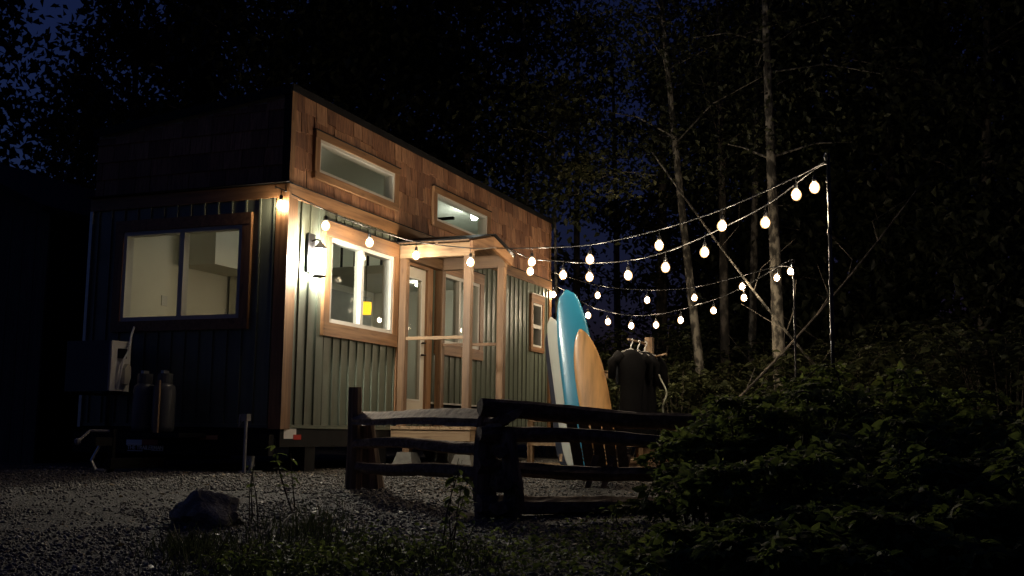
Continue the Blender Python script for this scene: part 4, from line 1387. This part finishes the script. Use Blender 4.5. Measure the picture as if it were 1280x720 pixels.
# forest wall
spots = [(-190, 30, 17), (-60, 27, 12.5), (60, 36, 13.5), (150, 30, 15), (235, 34, 17), (310, 27, 17), (395, 33, 18), (455, 27, 18), (520, 36, 18), (575, 29, 18),
         (640, 40, 17), (720, 34, 15), (775, 44, 17), (825, 30, 14), (880, 40, 17), (945, 33, 18), (1010, 27, 17), (1060, 36, 18), (1115, 25, 16), (1175, 31, 18), (1225, 23, 15), (1290, 29, 18), (1370, 24, 17), (1480, 28, 18)]
for i, (px, s, h) in enumerate(spots):
    con = i % 3 == 1
    open_ = 600 < px < 870
    ncl, per = (19, 170) if open_ else ((30, 110) if px < 100 else (92, 110) if px < 900 else (100, 170))
    where = 'beyond the dark shed' if px < 100 else 'rising behind the shingled house roof' if px < 590 else 'behind the surfboards and light strings' if px < 900 else 'behind the thick mottled alder and tall pole' if px < 1090 else 'in the black wood beyond the leafy bushes'
    kind_ = 'dark conifer ' if con else 'dark broadleaf tree '
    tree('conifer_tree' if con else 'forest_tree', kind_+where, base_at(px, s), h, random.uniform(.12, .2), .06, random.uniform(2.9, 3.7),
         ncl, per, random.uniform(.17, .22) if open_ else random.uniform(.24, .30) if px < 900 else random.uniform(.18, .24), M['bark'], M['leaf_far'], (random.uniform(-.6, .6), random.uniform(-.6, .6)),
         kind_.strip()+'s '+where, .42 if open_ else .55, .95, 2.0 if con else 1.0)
# leaning dead trunks and side branch
def lean(name, label, a, b, s0, s1, r0, r1, side=None):
    p0, p1 = onD(*a, s0), onD(*b, s1)
    d = (p0-p1)
    g0 = p0.copy()
    while g0[2] > float(gz(g0[0], g0[1])):
        g0 = g0+d*.02
    t = thing(name, label, 'tree trunk', tuple(g0), 'leaning trunks behind the light strings')
    pts = [g0+(p1-g0)*u+np.array([0, 0, -.25*math.sin(math.pi*u)]) for u in np.linspace(0, 1, 9)]
    obj('trunk', MB().tube([tuple(p) for p in pts], list(np.linspace(r0, r1, 9)), 8, True, .05), M['bark'] if a[0] > 1000 else M['alder'], t, True)
    for k in range(5):
        u = .35+.12*k
        p = pts[int(u*8)]
        obj('twig', MB().tube([tuple(p), tuple(p+np.array([random.uniform(-.3, .3), random.uniform(-.3, .3), .35])), tuple(p+np.array([random.uniform(-.7, .7), random.uniform(-.7, .7), .8]))], [.009, .006, .003], 5), M['bark'], t)
lean('leaning_trunk', 'thin leaning trunk crossing behind the middle bulbs', (972, 382), (815, 190), 17.5, 16.5, .028, .012)
lean('leaning_trunk', 'thin bowed leaning trunk beyond the tall black pole', (1003, 394), (1166, 210), 17.5, 19.5, .026, .010)
# understory shrubs behind the yard
def shrub(label, base, hgt, rad_, ncane, per, leaf, mleaf, group, name='shrub', toothed=False, droop=.35, lo=.25):
    base = np.array(base, float)
    t = thing(name, label, 'shrub', tuple(base), group)
    q = MB()
    C_, N_, D_ = [], [], []
    for k in range(ncane):
        a = random.random()*2*math.pi
        R = rad_*math.sqrt(random.random())
        hh = hgt*random.uniform(.6, 1.0)*(1-.25*(R/rad_)**2)
        o_ = np.array([math.cos(a), math.sin(a), 0])
        b0 = base+o_*R*.3+np.array([0, 0, -.03])
        top = base+o_*R+np.array([0, 0, hh])
        mid = b0*.35+top*.65+np.array([0, 0, hh*.22])-o_*R*.1
        end = top+o_*hgt*.22*random.uniform(.3, 1)-np.array([0, 0, droop*hgt*random.uniform(0, .5)])
        pts = catmull([b0, mid, top, end], 4)
        q.tube([tuple(p) for p in pts], list(np.linspace(.009, .003, len(pts))), 5, False)
        P = np.array(pts)
        m = per
        u = lo+(1-lo)*RNG.random(m)**.8
        idx = u*(len(P)-1); i0 = np.minimum(idx.astype(int), len(P)-2); fr_ = (idx-i0)[:, None]
        c = P[i0]*(1-fr_)+P[i0+1]*fr_
        ang = RNG.random(m)*6.283
        out = np.stack([np.cos(ang), np.sin(ang), RNG.uniform(-.35, .25, m)], 1)
        c = c+out*leaf*(.4+1.0*RNG.random(m))[:, None]
        C_.append(c); D_.append(out); N_.append(np.tile([0, 0, 1.0], (m, 1))+.45*RNG.normal(size=(m, 3)))
    obj('stem', q, M['twig'], t, True)
    C_, N_, D_ = map(np.concatenate, (C_, N_, D_))
    n = len(C_)
    ln_ = leaf*(.45+1.15*RNG.random(n)**1.3)
    if toothed:
        # three leaflets per leaf
        side_ = np.cross(N_, D_); side_ /= np.linalg.norm(side_, axis=1, keepdims=True)
        Cs = np.concatenate([C_, C_, C_]); Ds = np.concatenate([D_, D_*.45+side_, D_*.45-side_]); Ns = np.concatenate([N_, N_, N_])
        ls = np.concatenate([ln_, ln_*.8, ln_*.8])
        V_, F_ = toothed_leaf_array(Cs, Ns, Ds, ls, ls*.62)
    else:
        V_, F_ = leaf_array(C_, N_, D_, ln_, ln_*.6)
    f_ = obj('foliage', fast_mesh('foliage', V_-base, F_, mleaf), None, t)
    f_['kind'] = 'stuff'
    return t
for i, (px, s, h, r) in enumerate([(690, 21, 1.6, 1.2), (730, 24, 2.6, 1.5), (770, 20.5, 2.0, 1.3), (815, 23, 2.8, 1.6), (850, 19.5, 1.7, 1.2), (885, 26, 3.2, 1.8), (925, 20, 1.7, 1.3), (965, 23, 2.6, 1.6), (1010, 20, 2.0, 1.4), (1060, 18, 2.0, 1.4), (1120, 19, 2.4, 1.5), (1190, 17, 2.2, 1.5), (1260, 15, 2.2, 1.5)]):
    wh_ = 'behind the surfboards' if px < 760 else 'behind the hanging wetsuits' if px < 870 else 'around the mottled alder trunks' if px < 1020 else 'beyond the tall black pole'
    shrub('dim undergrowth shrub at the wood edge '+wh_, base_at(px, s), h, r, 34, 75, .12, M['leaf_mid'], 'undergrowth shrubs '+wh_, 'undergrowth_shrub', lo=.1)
# big leafy bushes in front of the fence's hidden end
bush = [(1090, 7.3, 1.06, .85), (1000, 7.0, .98, .72), (925, 6.7, .80, .52), (880, 6.0, .50, .38), (1010, 5.5, .60, .62), (1130, 5.8, .74, .75), (1240, 6.3, .80, .8), (920, 4.7, .34, .42), (1060, 4.4, .42, .5), (1200, 4.5, .52, .6), (1330, 5.0, .7, .7)]
for i, (px, s, h, r) in enumerate(bush):
    wh_ = 'tall leafy bush crowding the foot of the light poles' if s > 6.8 else 'leafy bush overhanging the end of the log fence rails' if px < 940 else 'shadowed leafy bush in front of the taller bushes'
    shrub(wh_, base_at(px, s), h, r, int(36*r/.6), 52, .052, M['leaf_bush'], wh_.replace('bush ', 'bushes ', 1), 'leafy_bush', True, lo=.2)
# small weeds with single leaves
lf_V, lf_F = toothed_leaf_array(np.zeros((1, 3)), np.array([[0, 0, 1.0]]), np.array([[1.0, 0, 0]]), np.array([1.0]), np.array([.5]))
leaf_me = fast_mesh('leaf', lf_V, lf_F, M['leaf_bush'])
def weed(label, px, py, ptop, nstem, leaves, size, topx=None):
    b = onG(px, py)
    s = float((b[:2]-CAM[:2]) @ FH)
    t = thing('weed_plant', label, 'plant', tuple(b))
    for k in range(nstem):
        tx = (topx or px)+random.uniform(-14, 14)*(nstem > 1)
        tp_ = onD(tx, ptop+random.uniform(0, 30)*(k > 0), s+random.uniform(-.08, .08))
        b2 = b+np.array([random.uniform(-.05, .05), random.uniform(-.05, .05), -.02])
        mid = (b2+tp_)/2+np.array([random.uniform(-.03, .03), random.uniform(-.03, .03), 0])
        pts = catmull([b2, mid, tp_], 5)
        obj('stem', MB().tube([tuple(p) for p in pts], list(np.linspace(.005, .002, len(pts))), 5), M['twig'], t)
        for j in range(leaves):
            u = 1-.55*random.random()**1.6
            p = np.array(pts[min(len(pts)-1, int(u*(len(pts)-1)))])
            o = bpy.data.objects.new('leaf', leaf_me); COL.objects.link(o); o.parent = t
            o.location = Vector([float(c) for c in p-b])
            sc_ = size*random.uniform(.6, 1.25)
            o.scale = (sc_,)*3
            o.rotation_euler = (random.uniform(-.5, .5), random.uniform(-.25, .55), random.random()*6.28)
    return t
weed('bare-stalked weed with a leafy top in front of the corner board', 368, 640, 548, 3, 9, .065, 352)
weed('tall thin weed stalks growing beside the boulder', 318, 650, 570, 3, 4, .05, 322)
weed('leafy sapling in front of the left fence rails', 560, 690, 572, 4, 12, .07, 575)
weed('small leafy sprout at the foot of the stacked log corner', 652, 650, 600, 2, 10, .055, 650)
weed('low sprouting weed on the shaded gravel', 712, 672, 655, 2, 5, .05, 712)
weed('short weed near the bushes in front of the lowest rail', 770, 665, 630, 2, 7, .05, 768)
# grass and low ground cover
def grass(label, rng_px, n, h):
    P = []
    for _ in range(n):
        cx, cyy, sx, sy = random.choice(rng_px)
        P.append(onGq(cx+random.gauss(0, sx), cyy+random.gauss(0, sy)))
    P = np.array(P)
    d = unit(n)*.55+np.array([0, 0, 1.0])
    ln_ = h*(.5+RNG.random(n))
    nr = unit(n)
    V_, F_ = leaf_array(P, nr, d, ln_, np.full(n, .006), .1)
    o = obj('grass', fast_mesh('grass', V_, F_, M['grass']), None)
    tag(o, label, 'grass', kind='stuff')
def onGq(px, py):
    d = ray(px, min(max(py, 600), 780))
    a, b, c0 = CAM, d, 0
    t = 1.0
    for _ in range(40):
        p = CAM+d*t
        t = (gz(p[0], p[1])-CAM[2])/d[2]
    return CAM+d*t
grass('sparse tufts of grass in the foreground gravel', [(330, 690, 45, 16), (390, 665, 25, 12), (440, 700, 50, 14), (300, 715, 60, 15), (540, 705, 60, 14), (240, 690, 25, 8)], 2200, .075)
def cover():
    n = 5200
    P = []
    for _ in range(n):
        cx, cyy, sx, sy = random.choice([(470, 700, 50, 16), (560, 695, 60, 18), (650, 700, 60, 18), (730, 695, 50, 20), (800, 690, 40, 22), (860, 700, 60, 25), (400, 712, 40, 10), (340, 715, 50, 10), (960, 715, 80, 20)])
        P.append(onGq(cx+random.gauss(0, sx), cyy+random.gauss(0, sy)))
    P = np.array(P); P[:, 2] += RNG.random(n)**2*.09
    nr = unit(n)*.6+np.array([0, 0, 1.0]); d = unit(n); d[:, 2] *= .4
    ln_ = .018+.028*RNG.random(n)
    V_, F_ = toothed_leaf_array(P, nr, d, ln_, ln_*.6)
    o = obj('ground_cover', fast_mesh('ground_cover', V_, F_, M['leaf_bush']), None)
    tag(o, 'low leafy ground cover creeping over the foreground gravel', 'ground cover', kind='stuff')
cover()
def litter():
    n = 700
    s_ = 3.2+RNG.random(n)*9.5
    lat = (RNG.random(n)*2-1)*s_*.47
    P = np.stack([CAM[0]+FH[0]*s_+rt0[0]*lat, CAM[1]+FH[1]*s_+rt0[1]*lat, np.zeros(n)], 1)
    P = P[~((P[:, 0] > -.2) & (P[:, 1] > -.1))]
    n = len(P)
    P[:, 2] = gz(P[:, 0], P[:, 1])+.018
    d = unit(n); d[:, 2] *= .15
    ln_ = .025+.035*RNG.random(n)
    V_, F_ = toothed_leaf_array(P, unit(n)*.35+np.array([0, 0, 1.0]), d, ln_, ln_*.6, -.2)
    o = obj('leaf_litter', fast_mesh('leaf_litter', V_, F_, leafmat('fallen_leaf', (0.06, 0.04, 0.02), (0.20, 0.14, 0.07), .1)), None)
    tag(o, 'fallen brown leaves scattered over the gravel', 'leaf litter', kind='stuff')
litter()
